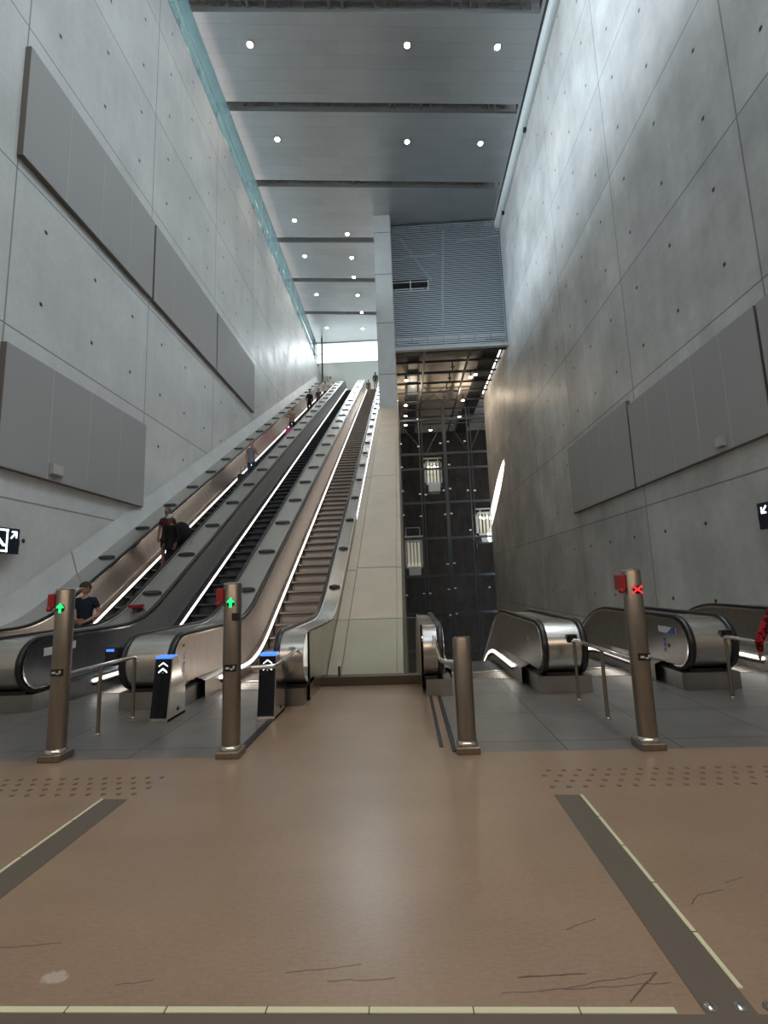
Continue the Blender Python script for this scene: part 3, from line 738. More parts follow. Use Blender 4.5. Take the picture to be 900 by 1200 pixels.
def rail_thing(pts, legs, label, r=.024):
    t = thing('guide_rail', (pts[0][0], pts[0][1], 0), label, 'guide rail', 'tubular guide rails beside the bollards')
    build('rail', MB().tube(pts, r, 12), M['chrome'], t)
    for (x, y, z) in legs:
        l = build('leg', MB().tube([(x, y, 0), (x, y, z)], .021, 12), M['post'], t)
        build('foot_ring', MB().lathe([(.034, 0), (.034, .02), (.022, .028)], x, y, 14), M['chrome'], l)
    return t
Z = .74
rail_thing([(-3.46, 4.90, .70), (-3.46, 4.92, .725), (-3.46, 4.96, Z), (-3.45, 5.5, Z), (-3.43, 6.08, Z), (-3.43, 6.13, .72)], [(-3.46, 4.95, .72), (-3.445, 5.46, .74), (-3.43, 6.12, .73)], 'steel guide rail on three legs beside the far left bollard')
rail_thing([(-1.66, 4.80, Z), (-1.62, 5.03, Z), (-1.50, 5.07, Z), (-1.40, 5.09, Z), (-1.37, 5.14, Z), (-1.39, 5.5, Z), (-1.44, 6.3, Z), (-1.46, 6.40, Z), (-1.50, 6.45, Z), (-1.56, 6.46, Z)], [], 'bent steel guide rail from the second bollard to the narrow newel')
rail_thing([(.50, 4.80, Z), (.50, 4.96, Z), (.44, 5.03, Z), (.36, 5.09, Z), (.33, 5.2, Z), (.34, 6.2, Z + .02), (.35, 7.0, Z + .06), (.40, 7.05, Z + .06)], [], 'looped steel guide rail behind the short plain bollard')
rail_thing([(2.14, 4.78, .70), (2.14, 4.86, Z), (2.14, 5.6, Z), (2.12, 6.45, Z), (2.12, 6.52, .72)], [(2.13, 5.64, Z), (2.12, 6.50, .73)], 'steel guide rail on two legs behind the red cross bollard')
rail_thing([(3.98, 5.3, .71), (3.98, 5.35, Z), (3.97, 6.2, Z), (3.96, 6.38, Z), (3.96, 6.44, .72)], [(3.96, 6.42, .73), (3.98, 5.32, .72)], 'steel guide rail ending at the person in red')

# ------------------------------------------------------------------ glass barrier before the ramp
t = thing('glass_barrier', (-.6, 7.9, 0), 'low clear glass barrier on a dark bronze kerb before the stone ramp', 'glass barrier')
build('kerb', MB().box(-1.62, .36, 7.72, 7.92, 0, .135), M['bronze'], t, smooth=False, bevel=.006)
gp = build('glass_pane', MB().box(-1.62, -1.10, 7.80, 7.816, .13, .99), M['glass'], t, smooth=False)
build('glass_pane', MB().prism([(-1.09, .13), (.36, .13), (.36, .99), (-1.09, .99)], 'y', 7.80, 7.816), M['glass'], t, smooth=False)
build('glass_pane', MB().prism([(7.05, .13), (7.8, .13), (7.8, .99), (7.5, .97), (7.05, .72)], 'x', .19, .2 - .002), M['glass'], t, smooth=False)
build('edge_strip', MB().box(-1.62, .36, 7.799, 7.817, .988, .997), M['chrome'], t, smooth=False)
build('clamp_post', MB().box(-1.115, -1.085, 7.78, 7.84, .13, .28), M['black'], t, smooth=False)

# ------------------------------------------------------------------ floor markings and tactile studs
def marking(poly, line, label, seams):
    cx = sum(p[0] for p in poly) / len(poly); cy = sum(p[1] for p in poly) / len(poly)
    t = thing('floor_guide_band', (cx, cy, 0), label, 'floor marking', 'grey floor bands with pale strips')
    build('band', MB().prism(poly, 'z', -.01, .0025), M['band'], t, smooth=False)
    build('luminous_strip', MB().prism(line, 'z', -.01, .006), M['lumi'], t, smooth=False)
    for (a, b, c, d) in seams: build('strip_joint', MB().box(a, b, c, d, 0, .007), M['band'], t, smooth=False)
marking([(-2.35, .8), (-2.16, .8), (-2.16, 3.83), (-2.35, 3.84)], [(-2.37, .8), (-2.35, .8), (-2.35, 3.84), (-2.37, 3.84)],
        'grey floor band with pale strip at the left of the tan floor', [(-2.372, -2.348, y, y + .006) for y in (1.3, 1.75, 2.2, 2.65, 3.05, 3.5)])
marking([(1.0, 2.0), (1.18, 2.0), (1.18, 3.78), (1.0, 3.79)], [(1.18, 2.11), (1.20, 2.11), (1.20, 3.78), (1.18, 3.78)],
        'grey floor band with pale strip at the right of the tan floor', [(1.178, 1.202, y, y + .006) for y in (2.4, 2.75, 3.1, 3.45)])
marking([(-2.4, 1.82), (1.6, 1.82), (1.6, 2.0), (-2.4, 2.0)], [(-2.4, 2.0), (.90, 2.0), (.90, 2.025), (-2.4, 2.025)],
        'grey floor band with pale strip across the bottom of the photo', [(x, x + .005, 1.998, 2.027) for x in (-2.1, -1.72, -1.34, -.96, -.58, -.2, .18, .56)])
for k, w_ in enumerate(('leftmost', 'middle one', 'rightmost')):
    x = 1.03 + .105 * k; y = 2.03
    t = thing('floor_stud', (x, y, 0), 'small round metal stud at the bottom right floor corner, %s of three' % w_, 'floor stud', 'metal studs at the end of the floor band')
    build('cap', MB().lathe([(.016, -.002), (.016, .006), (.009, .009)], x, y, 14), M['chrome'], t)
    build('ring', MB().lathe([(.023, -.002), (.023, .004), (.017, .004)], x, y, 14), M['steel_mid'], t)

def tactile(x0, nx, label):
    t = thing('tactile_paving', (x0, 4.1, 0), label, 'tactile paving', 'studded tactile strips before the escalators')
    s0 = None
    for r in range(4):
        for c in range(nx):
            x = x0 + c * .122 + (.06 if r % 2 else 0); y = 3.93 + r * .105
            if s0 is None: s0 = build('stud', MB().lathe([(.021, -.002), (.021, .003), (.013, .006)], x, y, 12), M['stud'], t); q = (x, y)
            else: copy_part(s0, t, (x - q[0], y - q[1], 0))
tactile(-4.85, 23, 'tactile strip of dark studs on the left of the tan floor')
tactile(1.03, 24, 'tactile strip of dark studs on the right of the tan floor')

# ------------------------------------------------------------------ louvre wall above the lift shaft
t = thing('louver_screen', (3.7, 31, 17.2), 'tall grey slatted louvre screen above the lift shaft', 'louvre screen')
lv = MB(); z = 17.30
while z < 26.4:
    xa = -.1
    if 21.45 < z < 22.1: xa = 2.35
    lv.prism([(31.0, z), (31.0, z + .07), (31.03, z + .07), (31.03, z)], 'x', xa, 7.5); z += .15
build('slats', lv, M['louver'], t, smooth=False)
mu = MB()
for k in range(8): mu.box(-.05 + k * 1.07, .0 + k * 1.07, 31.12, 31.2, 17.2, 26.5)
build('mullions', mu, M['dark'], t, smooth=False)
build('sill_beam', MB().box(-.1, 7.5, 30.98, 31.3, 17.08, 17.26), M['pier'], t, smooth=False)
wk = MB(); wk.box(-.1, 2.35, 31.02, 31.08, 22.08, 22.12).box(-.1, 2.35, 31.02, 31.08, 21.42, 21.46).box(-.1, 2.35, 31.3, 31.34, 21.74, 21.8)
wk.box(1.08, 1.14, 31.0, 31.08, 21.42, 22.2).box(2.3, 2.36, 31.0, 31.08, 21.42, 22.2)
build('access_frame', wk, M['beam'], t, smooth=False)
build('backing', MB().box(-.1, 7.5, 31.7, 31.9, 17.2, 26.5), M['dark'], t, smooth=False)
pp_ = MB()
pp_.tube([(.5, 31.45, 25.8), (2.6, 31.45, 22.4)], .06, 6); pp_.tube([(3.6, 31.45, 26.2), (3.2, 31.45, 19)], .07, 6); pp_.tube([(0, 31.45, 24.2), (3, 31.45, 24.4)], .06, 6); pp_.tube([(4.5, 31.45, 25.3), (7.4, 31.45, 25.5)], .06, 6)
build('pipework', pp_, M['steel_mid'], t)

# ------------------------------------------------------------------ lift shaft
struct('ceiling_shaft', MB().box(-.15, 15, 31.2, 52.2, 17.85, 18.1), M['shaftceil'], smooth=False)
struct('wall_shaft_back', MB().box(-.5, 16, 52, 52.4, -16, 18.1), M['rock'], smooth=False)
struct('wall_shaft_right', MB().box(15, 15.4, 41.6, 52.4, -16, 18.1), M['rock'], smooth=False)
struct('floor_lower', MB().box(-1, 15.4, 8.4, 52.4, -16.3, -16), M['rock'], smooth=False)
t = thing('tube_truss', (3.5, 40, 17.4), 'dark tube framework hanging under the lift shaft ceiling', 'truss')
for y in (33.6, 35.5, 37.45, 39.4, 41.4, 43.5, 45.6, 47.8): build('cross_tube', MB().tube([(-.1, y, 17.4), (9.5 if y > 41.7 else 7.5, y, 17.4)], .09, 8), M['duct'], t)
for x, z in ((1.9, 17.25), (5.0, 17.1)): build('long_tube', MB().tube([(x, 31.4, z), (x, 51.9, z)], .09, 8), M['duct'], t)
for k, y in enumerate((34.5, 36.5, 38.5, 40.5)): build('hanger', MB().tube([(4.1 - .05 * k, y, 17.84), (4.1 - .05 * k, y, 16.9)], .05, 6).box(3.95 - .05 * k, 4.25 - .05 * k, y - .05, y + .05, 17.3, 17.36), M['duct'], t)
for a, b in (((2.0, 38, 17.4), (4, 42, 17.4)), ((4.0, 38, 17.4), (2., 42, 17.4))): build('brace', MB().tube([a, b], .03, 6), M['duct'], t)
t = thing('ventilation_duct', (1.2, 31.4, 17.4), 'flat blue grey duct under the shaft ceiling on the left', 'duct')
build('casing', MB().box(.75, 1.55, 31.4, 51.5, 17.45, 17.84), M['duct'], t, smooth=False)
build('seam_flange', MB().box(.72, 1.58, 36, 36.06, 17.42, 17.84).box(.72, 1.58, 42, 42.06, 17.42, 17.84), M['steel_dark'], t, smooth=False)
t = thing('ventilation_duct', (6.4, 31.4, 17.4), 'wide dark duct under the shaft ceiling along the right wall', 'duct')
build('casing', MB().box(6.1, 7.2, 31.4, 51.5, 17.5, 17.84), M['dark'], t, smooth=False)
build('seam_flange', MB().box(6.07, 7.23, 37, 37.06, 17.47, 17.84).box(6.07, 7.23, 43, 43.06, 17.47, 17.84), M['steel_dark'], t, smooth=False)
sl_ = [(.65, 36.45, 'nearest on the left'), (.58, 41.88, 'second on the left'), (.57, 44.74, 'third on the left'), (.57, 47.47, 'last on the left'), (5.69, 36.42, 'nearest in the middle'),
       (6.0, 36.0, 'nearest by the right duct'), (5.65, 41.33, 'second by the right duct'), (5.82, 45.7, 'last by the right duct'), (1.83, 45.87, 'beside the left duct'), (3.19, 49.5, 'deepest in the middle')]
for i, (x, y, w) in enumerate(sl_):
    t = thing('shaft_lamp', (x, y, 17.3), 'small bright lamp under the lift shaft ceiling, ' + w, 'lamp', 'lamps under the lift shaft ceiling')
    build('housing', MB().lathe([(.04, 17.84), (.05, 17.40), (.16, 17.36), (.17, 17.30)], x, y, 14), M['dark'], t)
    build('lens', MB().lathe([(.155, 17.31), (.16, 17.27), (.10, 17.24), (.02, 17.23)], x, y, 14), M['shaft_lamp'], t)
for k in range(4):
    y = 32.6 + 2.15 * k
    t = thing('strip_light', (7.35, y, 17.6), 'linear lamp on the right wall under the shaft ceiling, number %s from the louvre screen' % ('one', 'two', 'three', 'four')[k], 'strip light', 'linear lamps along the shaft wall head')
    build('tube', MB().box(7.28, 7.36, y, y + 1.7, 17.56, 17.62), M['led'], t, smooth=False)
    build('tray', MB().box(7.24, 7.5, y - .05, y + 1.75, 17.63, 17.70), M['dark'], t, smooth=False)

t = thing('steel_lattice', (4, 43, -16), 'dark steel grid of columns and beams in front of the lifts', 'steel lattice')
for x, w in ((-.02, .08), (1.70, .10), (1.95, .06), (3.97, .30), (6.08, .10), (6.36, .06), (8.3, .3)):
    build('column', MB().box(x - w / 2, x + w / 2, 42.9, 43.1, -16, 17.4), M['duct'], t, smooth=False)
for z in (16.2, 13.0, 11.6, 8.5, 5.3, 2.0, -1.2, -4.4, -7.6):
    build('crossbeam', MB().box(-.08, 9, 42.92, 43.08, z - .10, z + .10), M['duct'], t, smooth=False)
for a, b in (((2.2, 12.9), (3.6, 15.4)), ((6.0, 13.2), (4.6, 15.6)), ((6.3, 13.2), (7.4, 15.6)), ((.2, 15.6), (1.6, 13.8))):
    build('brace', MB().tube([(a[0], 43, a[1]), (b[0], 43, b[1])], .05, 6), M['duct'], t)
p0 = None
for (x, z) in [(.01, 14), (.01, 11.83), (.01, 9.63), (.01, 7.45), (4.28, 14.03), (4.28, 11.88), (4.26, 9.68), (3.68, 9.55), (3.7, 7.38), (4.26, 7.43), (5.82, 9.46), (6.42, 9.43), (3.7, 2.98), (4.27, 3.04), (3.68, .8), (4.25, .88), (1.55, 9.3), (2.06, 9.23), (3.7, -1.4), (4.25, -1.3), (1.5, .5), (2.05, .5), (.01, .4), (5.8, 14), (3.6, 13.9), (1.6, 13.7), (5.85, 5.9), (1.55, 7.3)]:
    if p0 is None: p0 = build('junction_plate', MB().box(x - .1, x + .1, 42.82, 42.9, z - .06, z + .06), M['bracket'], t, smooth=False); q = (x, z)
    else: copy_part(p0, t, (x - q[0], 0, z - q[1]))

def lift(x0, x1, z0, z1, label, lit, gantry=False):
    t = thing('glass_lift', ((x0 + x1) / 2, 44.6, z0), label, 'lift', 'glass lifts behind the steel frame')
    w = x1 - x0
    build('apron', MB().box(x0 + w * .2, x1 - w * .2 + .1, 44.2, 45.8, z0, z0 + .62), M['lift'], t, smooth=False)
    fr = MB()
    fr.box(x0, x1, 44.2, 45.8, z0 + .62, z0 + .80).box(x0, x1, 44.2, 45.8, z1 - .55, z1 - .40)
    for x in (x0, x1 - .14): fr.box(x, x + .14, 44.2, 44.4, z0 + .62, z1 - .4)
    build('cabin_frame', fr, M['lift'], t, smooth=False)
    build('back_panel', MB().box(x0 + .1, x1 - .1, 45.6, 45.7, z0 + .8, z1 - .55), M['lift_glow'] if lit else M['lift_glow'], t, smooth=False)
    for k in range(5):
        x = x0 + .2 + (w - .4) * k / 4
        build('mullion', MB().box(x - .05, x + .05, 44.25, 44.35, z0 + .8, z1 - .55), M['dark' if lit else 'lift'], t, smooth=False)
    build('glass_pane', MB().box(x0 + .1, x1 - .1, 44.22, 44.235, z0 + .8, z1 - .55), M['glass'], t, smooth=False)
    build('top_rail', MB().box(x0 - .05, x1 + .05, 44.2, 44.35, z1 - .18, z1 - .05).box(x0 + .3, x0 + .4, 44.2, 44.3, z1 - .4, z1 - .1).box(x1 - .4, x1 - .3, 44.2, 44.3, z1 - .4, z1 - .1), M['lift'], t, smooth=False)
    if gantry:
        g_ = MB().tube([(x0 + .15, 44.3, z1 - .1), (x0 + .15, 44.3, z1 + .7), (x1 - .2, 44.3, z1 + .7), (x1 - .2, 44.3, z1 - .1)], .035, 6)
        build('gantry', g_, M['lift'], t)
    if lit:
        for k in range(4):
            x = x0 + .42 + k * (w - .8) / 3
            build('cabin_lamp', MB().ball((x, 44.6, z1 - .85 - .1 * (k % 2)), .10, .10, .10, 10, 6), M['shaft_lamp'], t)
lift(2.10, 3.72, 9.75, 13.0, 'lit glass lift, topmost of the three in the shaft', True)
lift(.0, 1.62, 2.1, 5.75, 'unlit glass lift with roof gantry by the stone ramp, lowest of the three', False, True)
lift(6.65, 8.3, 4.9, 8.05, 'lit glass lift half hidden by the right concrete wall', True)

# dark post at the top landing
t = thing('camera_post', (-7.65, 46.3, 20), 'thin dark post with a side arm before the bright window', 'post')
build('pole', MB().tube([(-7.65, 46.3, 19.97), (-7.65, 46.3, 26.5)], .085, 10), M['dark'], t)
build('arm', MB().tube([(-7.65, 46.3, 24.9), (-8.4, 46.2, 24.5)], .03, 6), M['dark'], t)
build('foot', MB().tube([(-7.65, 46.3, 21.2), (-7.3, 46.3, 20.9), (-7.3, 46.3, 19.97)], .09, 8), M['dark'], t)

# ------------------------------------------------------------------ people
def link_mesh(name, me, mat, parent, label=None):
    me.name = name
    me.materials.clear(); me.materials.append(mat)
    me.polygons.foreach_set('use_smooth', [True] * len(me.polygons))
    o = bpy.data.objects.new(name, me); COL.objects.link(o); o.parent = parent
    if label: o['label'] = label
    return o

def grow(nodes, edges, root, sub=1):
    """one continuous skin over a joint skeleton; nodes: list of (xyz, radius)"""
    me = bpy.data.meshes.new('skeleton'); me.from_pydata([n[0] for n in nodes], edges, []); me.update()
    o = bpy.data.objects.new('skeleton', me); COL.objects.link(o)
    o.modifiers.new('Skin', 'SKIN'); sm = o.modifiers.new('Sub', 'SUBSURF'); sm.levels = sub
    if not me.skin_vertices: 
        raise RuntimeError('no skin layer')
    sv = me.skin_vertices[0].data
    for i, n in enumerate(nodes):
        sv[i].radius = (n[1], n[1]); sv[i].use_root = (i == root)
    bpy.context.view_layer.update()
    out = bpy.data.meshes.new_from_object(o.evaluated_get(bpy.context.evaluated_depsgraph_get()))
    bpy.data.objects.remove(o); bpy.data.meshes.remove(me)
    return out

def flatten(me, k=.72, lim=.2, z0=.8, z1=1.5):
    for v in me.vertices:
        if z0 < v.co.z < z1 and abs(v.co.x) < lim and math.hypot(v.co.x, v.co.y) < lim: v.co.y *= k

def add_to(me, mb):
    bm = bmesh.new(); bm.from_mesh(me)
    vs = [bm.verts.new(v) for v in mb.v]
    for f in mb.f:
        try: bm.faces.new([vs[i] for i in f])
        except ValueError: pass
    bmesh.ops.recalc_face_normals(bm, faces=bm.faces); bm.to_mesh(me); bm.free()

def person(loc, rz, h, label, top, bottom, arms=None, yaw=0., pitch=0., long_sleeve=False, shorts=False, hair=(.03, .02, .015), cap=None,
           skin='skin', stride=0., shoe=(.03, .03, .03), long_hair=False, lean=0., group='people riding the escalators', skirt=False):
    t = thing('person', loc, label, 'person', group); t.rotation_euler = (0, 0, rz); s = h / 1.75; t.scale = (s, s, s)
    arms = arms or {}
    dflt = {sd: ((sd * .225, .03, 1.14), (sd * .215, -.09, .91), (0, -.35, -.93)) for sd in (-1, 1)}
    A = {sd: arms.get(sd, dflt[sd]) for sd in (-1, 1)}
    ly = lambda z: -lean * max(0, z - .95)
    def LZ(p): return (p[0], p[1] + ly(p[2]), p[2])
    feet = {-1: stride, 1: -stride}
    # body
    N = [((0, 0, .95), .115), (LZ((0, 0, 1.12)), .105), (LZ((0, 0, 1.32)), .125), (LZ((0, .005, 1.46)), .058), (LZ((0, -.005, 1.56)), .05)]
    E_ = [(0, 1), (1, 2), (2, 3), (3, 4)]
    for sd in (-1, 1):
        b = len(N); fy = feet[sd]
        N += [((sd * .09, 0, .88), .088), ((sd * .095, -.01 + fy * .5, .50), .056), ((sd * .098, .015 + fy * .8, .32), .054), ((sd * .10, .02 + fy, .09), .037), ((sd * .105, -.12 + fy, .035), .03)]
        E_ += [(0, b), (b, b + 1), (b + 1, b + 2), (b + 2, b + 3), (b + 3, b + 4)]
        el, wr, hd = A[sd]; b = len(N)
        el = Vector(LZ(el)); wr = Vector(LZ(wr)); hd = Vector(hd).normalized()
        N += [(LZ((sd * .165, 0, 1.41)), .058), (tuple(el), .041), (tuple(el.lerp(wr, .35)), .039), (tuple(wr), .026)]
        E_ += [(2, b), (b, b + 1), (b + 1, b + 2), (b + 2, b + 3)]
        w_ = b + 3; n = Vector((-sd, 0, 0)); n = (n - hd * n.dot(hd)); n = n.normalized() if n.length > .1 else Vector((0, 0, -1)); lat = hd.cross(n)
        p = wr + hd * .075; N.append((tuple(p), .024)); pi = len(N) - 1; E_.append((w_, pi))
        for off, ln in ((-.033, .06), (-.011, .075), (.011, .08), (.033, .068)):
            r0 = p + lat * off + hd * .022; m = r0 + hd * ln * .55 + n * .012; tip = m + hd * ln * .38 + n * .028
            k = len(N); N += [(tuple(r0), .0095), (tuple(m), .009), (tuple(tip), .0075)]; E_ += [(pi, k), (k, k + 1), (k + 1, k + 2)]
        r0 = wr + hd * .035 + lat * -.036 + n * .01; tip = r0 + hd * .045 - lat * .018 + n * .012
        k = len(N); N += [(tuple(r0), .011), (tuple(tip), .009)]; E_ += [(w_, k), (k, k + 1)]
    me = grow(N, E_, 0); flatten(me)
    # head with face
    hm = MB(); hc = Vector((0, -.012, 1.645))
    hm.ball((0, 0, 0), .076, .096, .118, 16, 12)
    hm.ball((0, -.028, -.062), .054, .062, .058, 12, 8)
    hm.prism([(-.012, -.018), (.012, -.018), (.006, .028), (-.006, .028)], 'y', -.118, -.085)
    hm.ball((0, -.084, -.055), .024, .012, .008, 10, 6)
    for sd in (-1, 1): hm.ball((sd * .078, .005, -.005), .011, .02, .03, 8, 6)
    R = Matrix.Rotation(yaw, 3, 'Z') @ Matrix.Rotation(pitch, 3, 'X')
    place = lambda mb: [tuple(R @ Vector(v) + hc + Vector((0, ly(1.645), 0))) for v in mb.v]
    hm.v = place(hm); add_to(me, hm)
    body = link_mesh('body', me, M[skin], t)
    ey = MB()
    for sd in (-1, 1): ey.ball((sd * .03, -.088, .012), .011, .008, .007, 8, 6)
    ey.v = place(ey); link_part = lambda nm, mb, mat, par=t: build_local(nm, mb, mat, par)
    link_part('eyes', ey, M['eye'], body)
    mk = lambda nm, c: fabric(nm, *c) if isinstance(c[0], tuple) else fabric(nm, c)
    # shirt
    el = {sd: Vector(LZ(A[sd][0])) for sd in (-1, 1)}; wr = {sd: Vector(LZ(A[sd][1])) for sd in (-1, 1)}
    S = [((0, 0, .95), .165), (LZ((0, 0, 1.12)), .145), (LZ((0, 0, 1.31)), .155), (LZ((0, .005, 1.455)), .068), ((0, 0, .84), .165)]; ES = [(0, 1), (1, 2), (2, 3), (0, 4)]
    for sd in (-1, 1):
        sh = Vector(LZ((sd * .165, 0, 1.405))); b = len(S)
        S += [(tuple(sh), .075), (tuple(sh.lerp(el[sd], .62)), .062)]; ES += [(2, b), (b, b + 1)]
        if long_sleeve:
            S += [(tuple(el[sd]), .056), (tuple(el[sd].lerp(wr[sd], .9)), .042)]; ES += [(b + 1, b + 2), (b + 2, b + 3)]
    sm = grow(S, ES, 0); flatten(sm, .74, .21, .7)
    link_mesh('shirt', sm, mk('shirt_cloth', top), t)
    B = [((0, 0, .965), .135), ((0, 0, 1.06), .125)]; EB = [(0, 1)]
    for sd in (-1, 1):
        fy = feet[sd]; b = len(B)
        B += [((sd * .09, 0, .87), .105), ((sd * .095, -.008 + fy * .4, .56), .08)]; EB += [(0, b), (b, b + 1)]
        if not shorts:
            B += [((sd * .098, .01 + fy * .75, .34), .066), ((sd * .10, .02 + fy, .12), .058)]; EB += [(b + 1, b + 2), (b + 2, b + 3)]
    bm_ = grow(B, EB, 0); flatten(bm_, .8, .2, .8)
    link_mesh('shorts' if shorts else 'trousers', bm_, mk('trouser_cloth', bottom), t)
    for sd in (-1, 1):
        sh = MB(); sh.ball((sd * .105, -.055 + feet[sd], .042), .048, .135, .046, 12, 8)
        for i, v in enumerate(sh.v):
            if v[2] < .005: sh.v[i] = (v[0], v[1], .0)
        link_part('shoe', sh, plain('shoe_leather', shoe, .5))
    if hair:
        hb = MB(); hb.ball((0, .018, .022), .083, .098, .108, 14, 10)
        if long_hair: hb.ball((0, .06, -.09), .075, .05, .13, 12, 8)
        hb.v = place(hb); link_part('hair', hb, plain('hair', hair, .6))
    if cap:
        cb = MB(); rows = []
        for i in range(7):
            a = PI / 2 * i / 6; rows.append([(.088 * math.cos(a) * math.cos(2 * PI * k / 16) + 0, .108 * math.cos(a) * math.sin(2 * PI * k / 16), .035 + .098 * math.sin(a)) for k in range(16)])
        cb.grid(rows, True); cb.v = place(cb); link_part('cap', cb, mk('cap_cloth', cap[0]))
        br = MB(); br.prism([(.075 * math.cos(a), -.075 - .10 * math.sin(a)) for a in [PI * k / 8 for k in range(9)]], 'z', .036, .046); br.v = place(br)
        link_part('cap_brim', br, plain('cap_brim', cap[1], .7))
    return t

def build_local(name, mb, mat, parent):
    o = build(name, mb, mat); o.parent = parent; return o

def stepz(y): return run_z(9.4 + .4 * math.floor((y - 9.4) / .4) + .2 - SD + .0, False, 9.4, 44.) - .925 + .08
def ride(y):
    """tread height and middle of the tread nearest y"""
    k = round((y - (UY + 1.52) - .2) / .4); y0_ = UY + 1.52 + .4 * k
    return y0_ + .2, run_z(y0_ + .2 - SD, False, 9.4, 44.) - .955

def suitcase(x, y, z, col, label, h=.62):
    t = thing('suitcase', (x, y, z), label, 'suitcase', 'suitcases on the leftmost escalator')
    build('shell', MB().box(x - .2, x + .2, y - .12, y + .12, z + .05, z + h), plain('suitcase_shell', col, .45), t, bevel=.04)
    build('handle', MB().tube([(x - .09, y, z + h - .02), (x - .09, y, z + h + .3), (x + .09, y, z + h + .3), (x + .09, y, z + h - .02)], .011, 8), M['black'], t)
    for sx in (-.15, .15): build('wheel', MB().tube([(x + sx - .02, y - .08, z + .028), (x + sx + .02, y - .08, z + .028)], .028, 12), M['rubber'], t)

y, z = ride(9.45)
person((-6.22, y, z), .25, 1.72, 'man in navy polo shirt and cap riding near the bottom of the leftmost escalator', (.014, .018, .035), (.30, .26, .2),
       arms={-1: ((-.25, -.02, 1.14), (-.07, -.22, 1.04), (.8, -.5, -.1)), 1: ((.27, .0, 1.13), (.10, -.24, 1.0), (-.75, -.6, -.2))}, yaw=-.75, pitch=.35, cap=((.05, .045, .03), (.6, .58, .5)), group=None)
t = thing('belt_bag', (-6.22, y - .2, z + .95), 'dark waist bag held by the man in the navy polo shirt', 'bag')
build('pouch', MB().box(-6.40, -6.13, y - .31, y - .18, z + .84, z + 1.0), M['dark'], t, bevel=.03)
build('flap', MB().box(-6.39, -6.14, y - .318, y - .30, z + .93, z + .99), fabric('bag_flap', (.10, .09, .06)), t, bevel=.005)
y, z = ride(13.05)
person((-6.62, y + .35, z + .23), .15, 1.72, 'person in patterned dark red top and shorts standing beside the backpack wearer', ((.10, .02, .025), (.015, .012, .014)), (.02, .02, .024), shorts=True, yaw=-.4, skin='skin_d', long_hair=True, group=None)
person((-6.28, y - .05, z), -.3, 1.68, 'person in white cap and black clothes with a large black backpack', (.012, .012, .014), (.02, .02, .03), yaw=.3, pitch=.3, long_sleeve=True, cap=((.5, .47, .44), (.4, .38, .36)), skin='skin_d', lean=.12, group=None)
t = thing('backpack', (-6.05, y + .2, z + 1.2), 'large black backpack on the person in the white cap', 'backpack')
build('sack', MB().ball((-6.14, y + .16, z + 1.16), .29, .20, .36, 16, 12), fabric('sack_cloth', (.012, .012, .014)), t)
build('pocket', MB().ball((-5.95, y + .26, z + 1.05), .17, .16, .18, 12, 8), fabric('pocket_cloth', (.02, .02, .023)), t)
build('strap', MB().tube([(-6.2, y - .1, z + 1.38), (-6.18, y + .02, z + 1.46), (-6.12, y + .12, z + 1.38)], .02, 8), M['dark'], t)
y, z = ride(19.9)
person((-6.45, y, z), .2, 1.74, 'man in grey t-shirt and blue jeans with hand raised to his face', (.20, .20, .22), (.03, .05, .12),
       arms={1: ((.26, -.06, 1.16), (.10, -.18, 1.46), (-.35, .1, .93))}, yaw=.2, skin='skin', group=None)
y2, z2 = ride(19.2); suitcase(-6.55, y2, z2, (.012, .012, .014), 'black suitcase in front of the man in grey t-shirt', .6)
y, z = ride(27.6)
person((-6.45, y, z), 0., 1.74, 'person in beige patterned shirt above a magenta suitcase', ((.42, .34, .26), (.12, .09, .07)), (.02, .02, .025), yaw=-.2, group=None,
       arms={-1: ((-.27, 0, 1.15), (-.08, -.2, 1.08), (.8, -.5, -.1)), 1: ((.27, 0, 1.15), (.08, -.2, 1.05), (-.8, -.5, -.1))})
y2, z2 = ride(26.9); suitcase(-6.40, y2, z2, (.55, .02, .22), 'magenta suitcase below the person in beige patterned shirt', .66)
y, z = ride(33.8)
person((-6.55, y, z), .4, 1.76, 'person in black leaning over the escalator, halfway up', (.012, .012, .016), (.015, .015, .02), long_sleeve=True, lean=.3, yaw=.3, pitch=.4, group=None)
y2, z2 = ride(33.0); suitcase(-6.15, y2, z2, (.01, .012, .016), 'small black suitcase beside the person in black', .5)
y, z = ride(35.4)
person((-6.15, y, z), 0., 1.7, 'person in dark grey coat just above the one in black', (.06, .07, .08), (.02, .02, .025), long_sleeve=True, long_hair=True, group=None)
y, z = ride(39.2)
person((-6.25, y, z), 0., 1.7, 'person in pale top and black trousers high on the leftmost escalator', (.55, .5, .45), (.015, .015, .018), group=None)
y, z = ride(41.9)
person((-6.2, y, z), .3, 1.74, 'topmost person on the leftmost escalator, in white shirt', (.7, .65, .62), (.25, .15, .10), hair=(.12, .05, .02), long_hair=True, group=None,
       arms={-1: ((-.3, -.05, 1.25), (-.30, -.12, 1.55), (0, -.2, .95))})
y, z = ride(40.6)
person((-2.62, y, z), PI, 1.45, 'smaller person in brown standing on the escalator by the ramp', (.22, .12, .07), (.32, .24, .18), hair=(.10, .05, .03), group=None, skin='skin_d')
y, z = ride(43.6)
person((-2.15, y, z), PI, 1.74, 'person in dark teal hooded top at the head of the escalator by the ramp', (.03, .06, .07), (.4, .36, .3), long_sleeve=True, long_hair=True, group=None)
person((3.98, 5.4, 0), PI - .2, 1.38, 'person in red patterned jacket cut off by the right edge of the photo', ((.42, .015, .02), (.03, .008, .01)), (.012, .012, .014), long_sleeve=True, group=None,
       arms={1: ((.36, .02, 1.02), (.30, -.12, .86), (0, -.5, -.85)), -1: ((-.36, .02, 1.02), (-.30, -.12, .86), (0, -.5, -.85))})

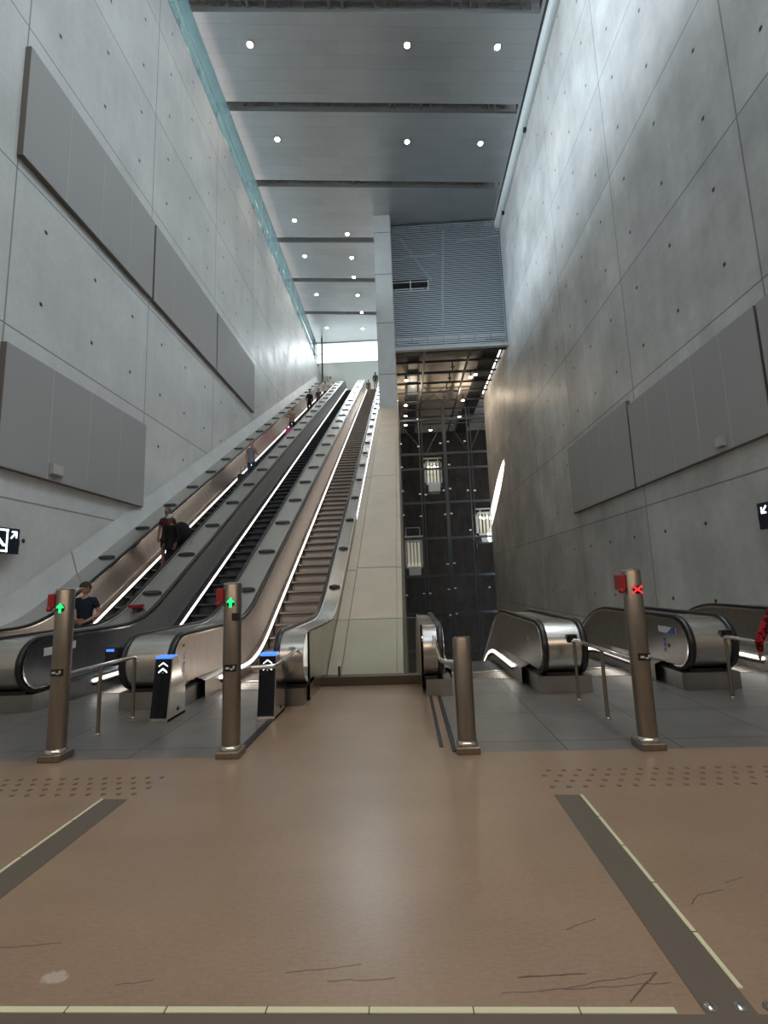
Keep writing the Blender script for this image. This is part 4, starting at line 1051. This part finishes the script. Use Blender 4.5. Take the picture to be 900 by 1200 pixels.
# ------------------------------------------------------------------ light
w = bpy.data.worlds.new('World'); SC.world = w; w.use_nodes = True
bg = w.node_tree.nodes['Background']; bg.inputs[0].default_value = (.86, .94, 1., 1); bg.inputs[1].default_value = 2.6
def area(name, loc, rot, sx, sy, power, col, spread=None):
    l = bpy.data.lights.new(name, 'AREA'); l.shape = 'RECTANGLE'; l.size = sx; l.size_y = sy; l.energy = power; l.color = col
    if spread: l.spread = spread
    o = bpy.data.objects.new(name, l); COL.objects.link(o); o.location = loc; o.rotation_euler = rot; return o
area('rooflight', (4.4, 6.4, 26.4), (0, math.radians(8), 0), 5.6, 18, 2700, (.83, .93, 1.))
area('front_fill', (-.3, -5.8, 20.), (math.radians(90), 0, 0), 14, 11, 700, (.80, .93, 1.))  # added fill, unseen behind the camera; the rear wall has no window
area('window_daylight', (-4.2, 46.9, 25.35), (math.radians(-52), 0, 0), 4.4, 2.0, 170, (.84, .92, 1.), math.radians(110))
area('gallery_daylight', (-13.3, 21, 25.6), (0, math.radians(-62), 0), 1.6, 46, 6800, (.84, .90, 1.), math.radians(90))
area('low_warm_fill', (-.5, -1.5, 4.4), (math.radians(35), 0, 0), 13, 2.0, 190, (1., .78, .56))  # unseen warm fill added behind the camera, no fixtures there
def spot(loc, tgt, power, ang, col, blend=.6, size=.08):
    l = bpy.data.lights.new('spot_light', 'SPOT'); l.energy = power; l.spot_size = math.radians(ang); l.spot_blend = blend; l.color = col; l.shadow_soft_size = size
    o = bpy.data.objects.new('spot_light', l); COL.objects.link(o); o.location = loc
    o.rotation_euler = (Vector(tgt) - Vector(loc)).to_track_quat('-Z', 'Y').to_euler(); return o
for x, y, _ in dl[::1]: spot((x, y, ZC - .08), (x, y, 0), 420, 70, (1., .84, .66))
for i in (0, 1, 4, 7): spot((sl_[i][0], sl_[i][1], 17.2), (sl_[i][0], sl_[i][1], 0), 160, 140, (1., .82, .62))
for x in (.4, 4.5): 
    l = bpy.data.lights.new('shaft_glow', 'POINT'); l.energy = 190; l.color = (1., .82, .62); l.shadow_soft_size = .15
    o = bpy.data.objects.new('shaft_glow', l); COL.objects.link(o); o.location = (x + .8, 39, 16.6)
# unseen spot added in mid-air, standing in for a sunbeam grazing the right wall
spot((5.6, 27., 14.), (7.5, 37.8, 8.6), 240000, 6.6, (1., .95, .88), .12, .02)

# ------------------------------------------------------------------ camera
F = 568.
d = Vector((26, 82, F)).normalized(); u = Vector((-132, -3900, F)); u = (u - d * u.dot(d)).normalized(); x = d.cross(u)
if x.x < 0: x = -x
# rows give world X, Y, Z in camera axes (right, down, forward); Blender camera axes are right, up, -forward
Mw = Matrix(((x.x, -x.y, -x.z, 0), (d.x, -d.y, -d.z, 0), (u.x, -u.y, -u.z, 1.55), (0, 0, 0, 1)))
cam = bpy.data.cameras.new('Camera'); co = bpy.data.objects.new('Camera', cam); COL.objects.link(co)
co.matrix_world = Mw; cam.sensor_fit = 'VERTICAL'; cam.sensor_height = 36; cam.lens = F / 1200 * 36; cam.clip_end = 300; cam.clip_start = .05
SC.camera = co
vs = SC.view_settings; vs.view_transform = 'Standard'; vs.look = 'None'; vs.gamma = 1; vs.use_curve_mapping = False; vs.exposure = 0.
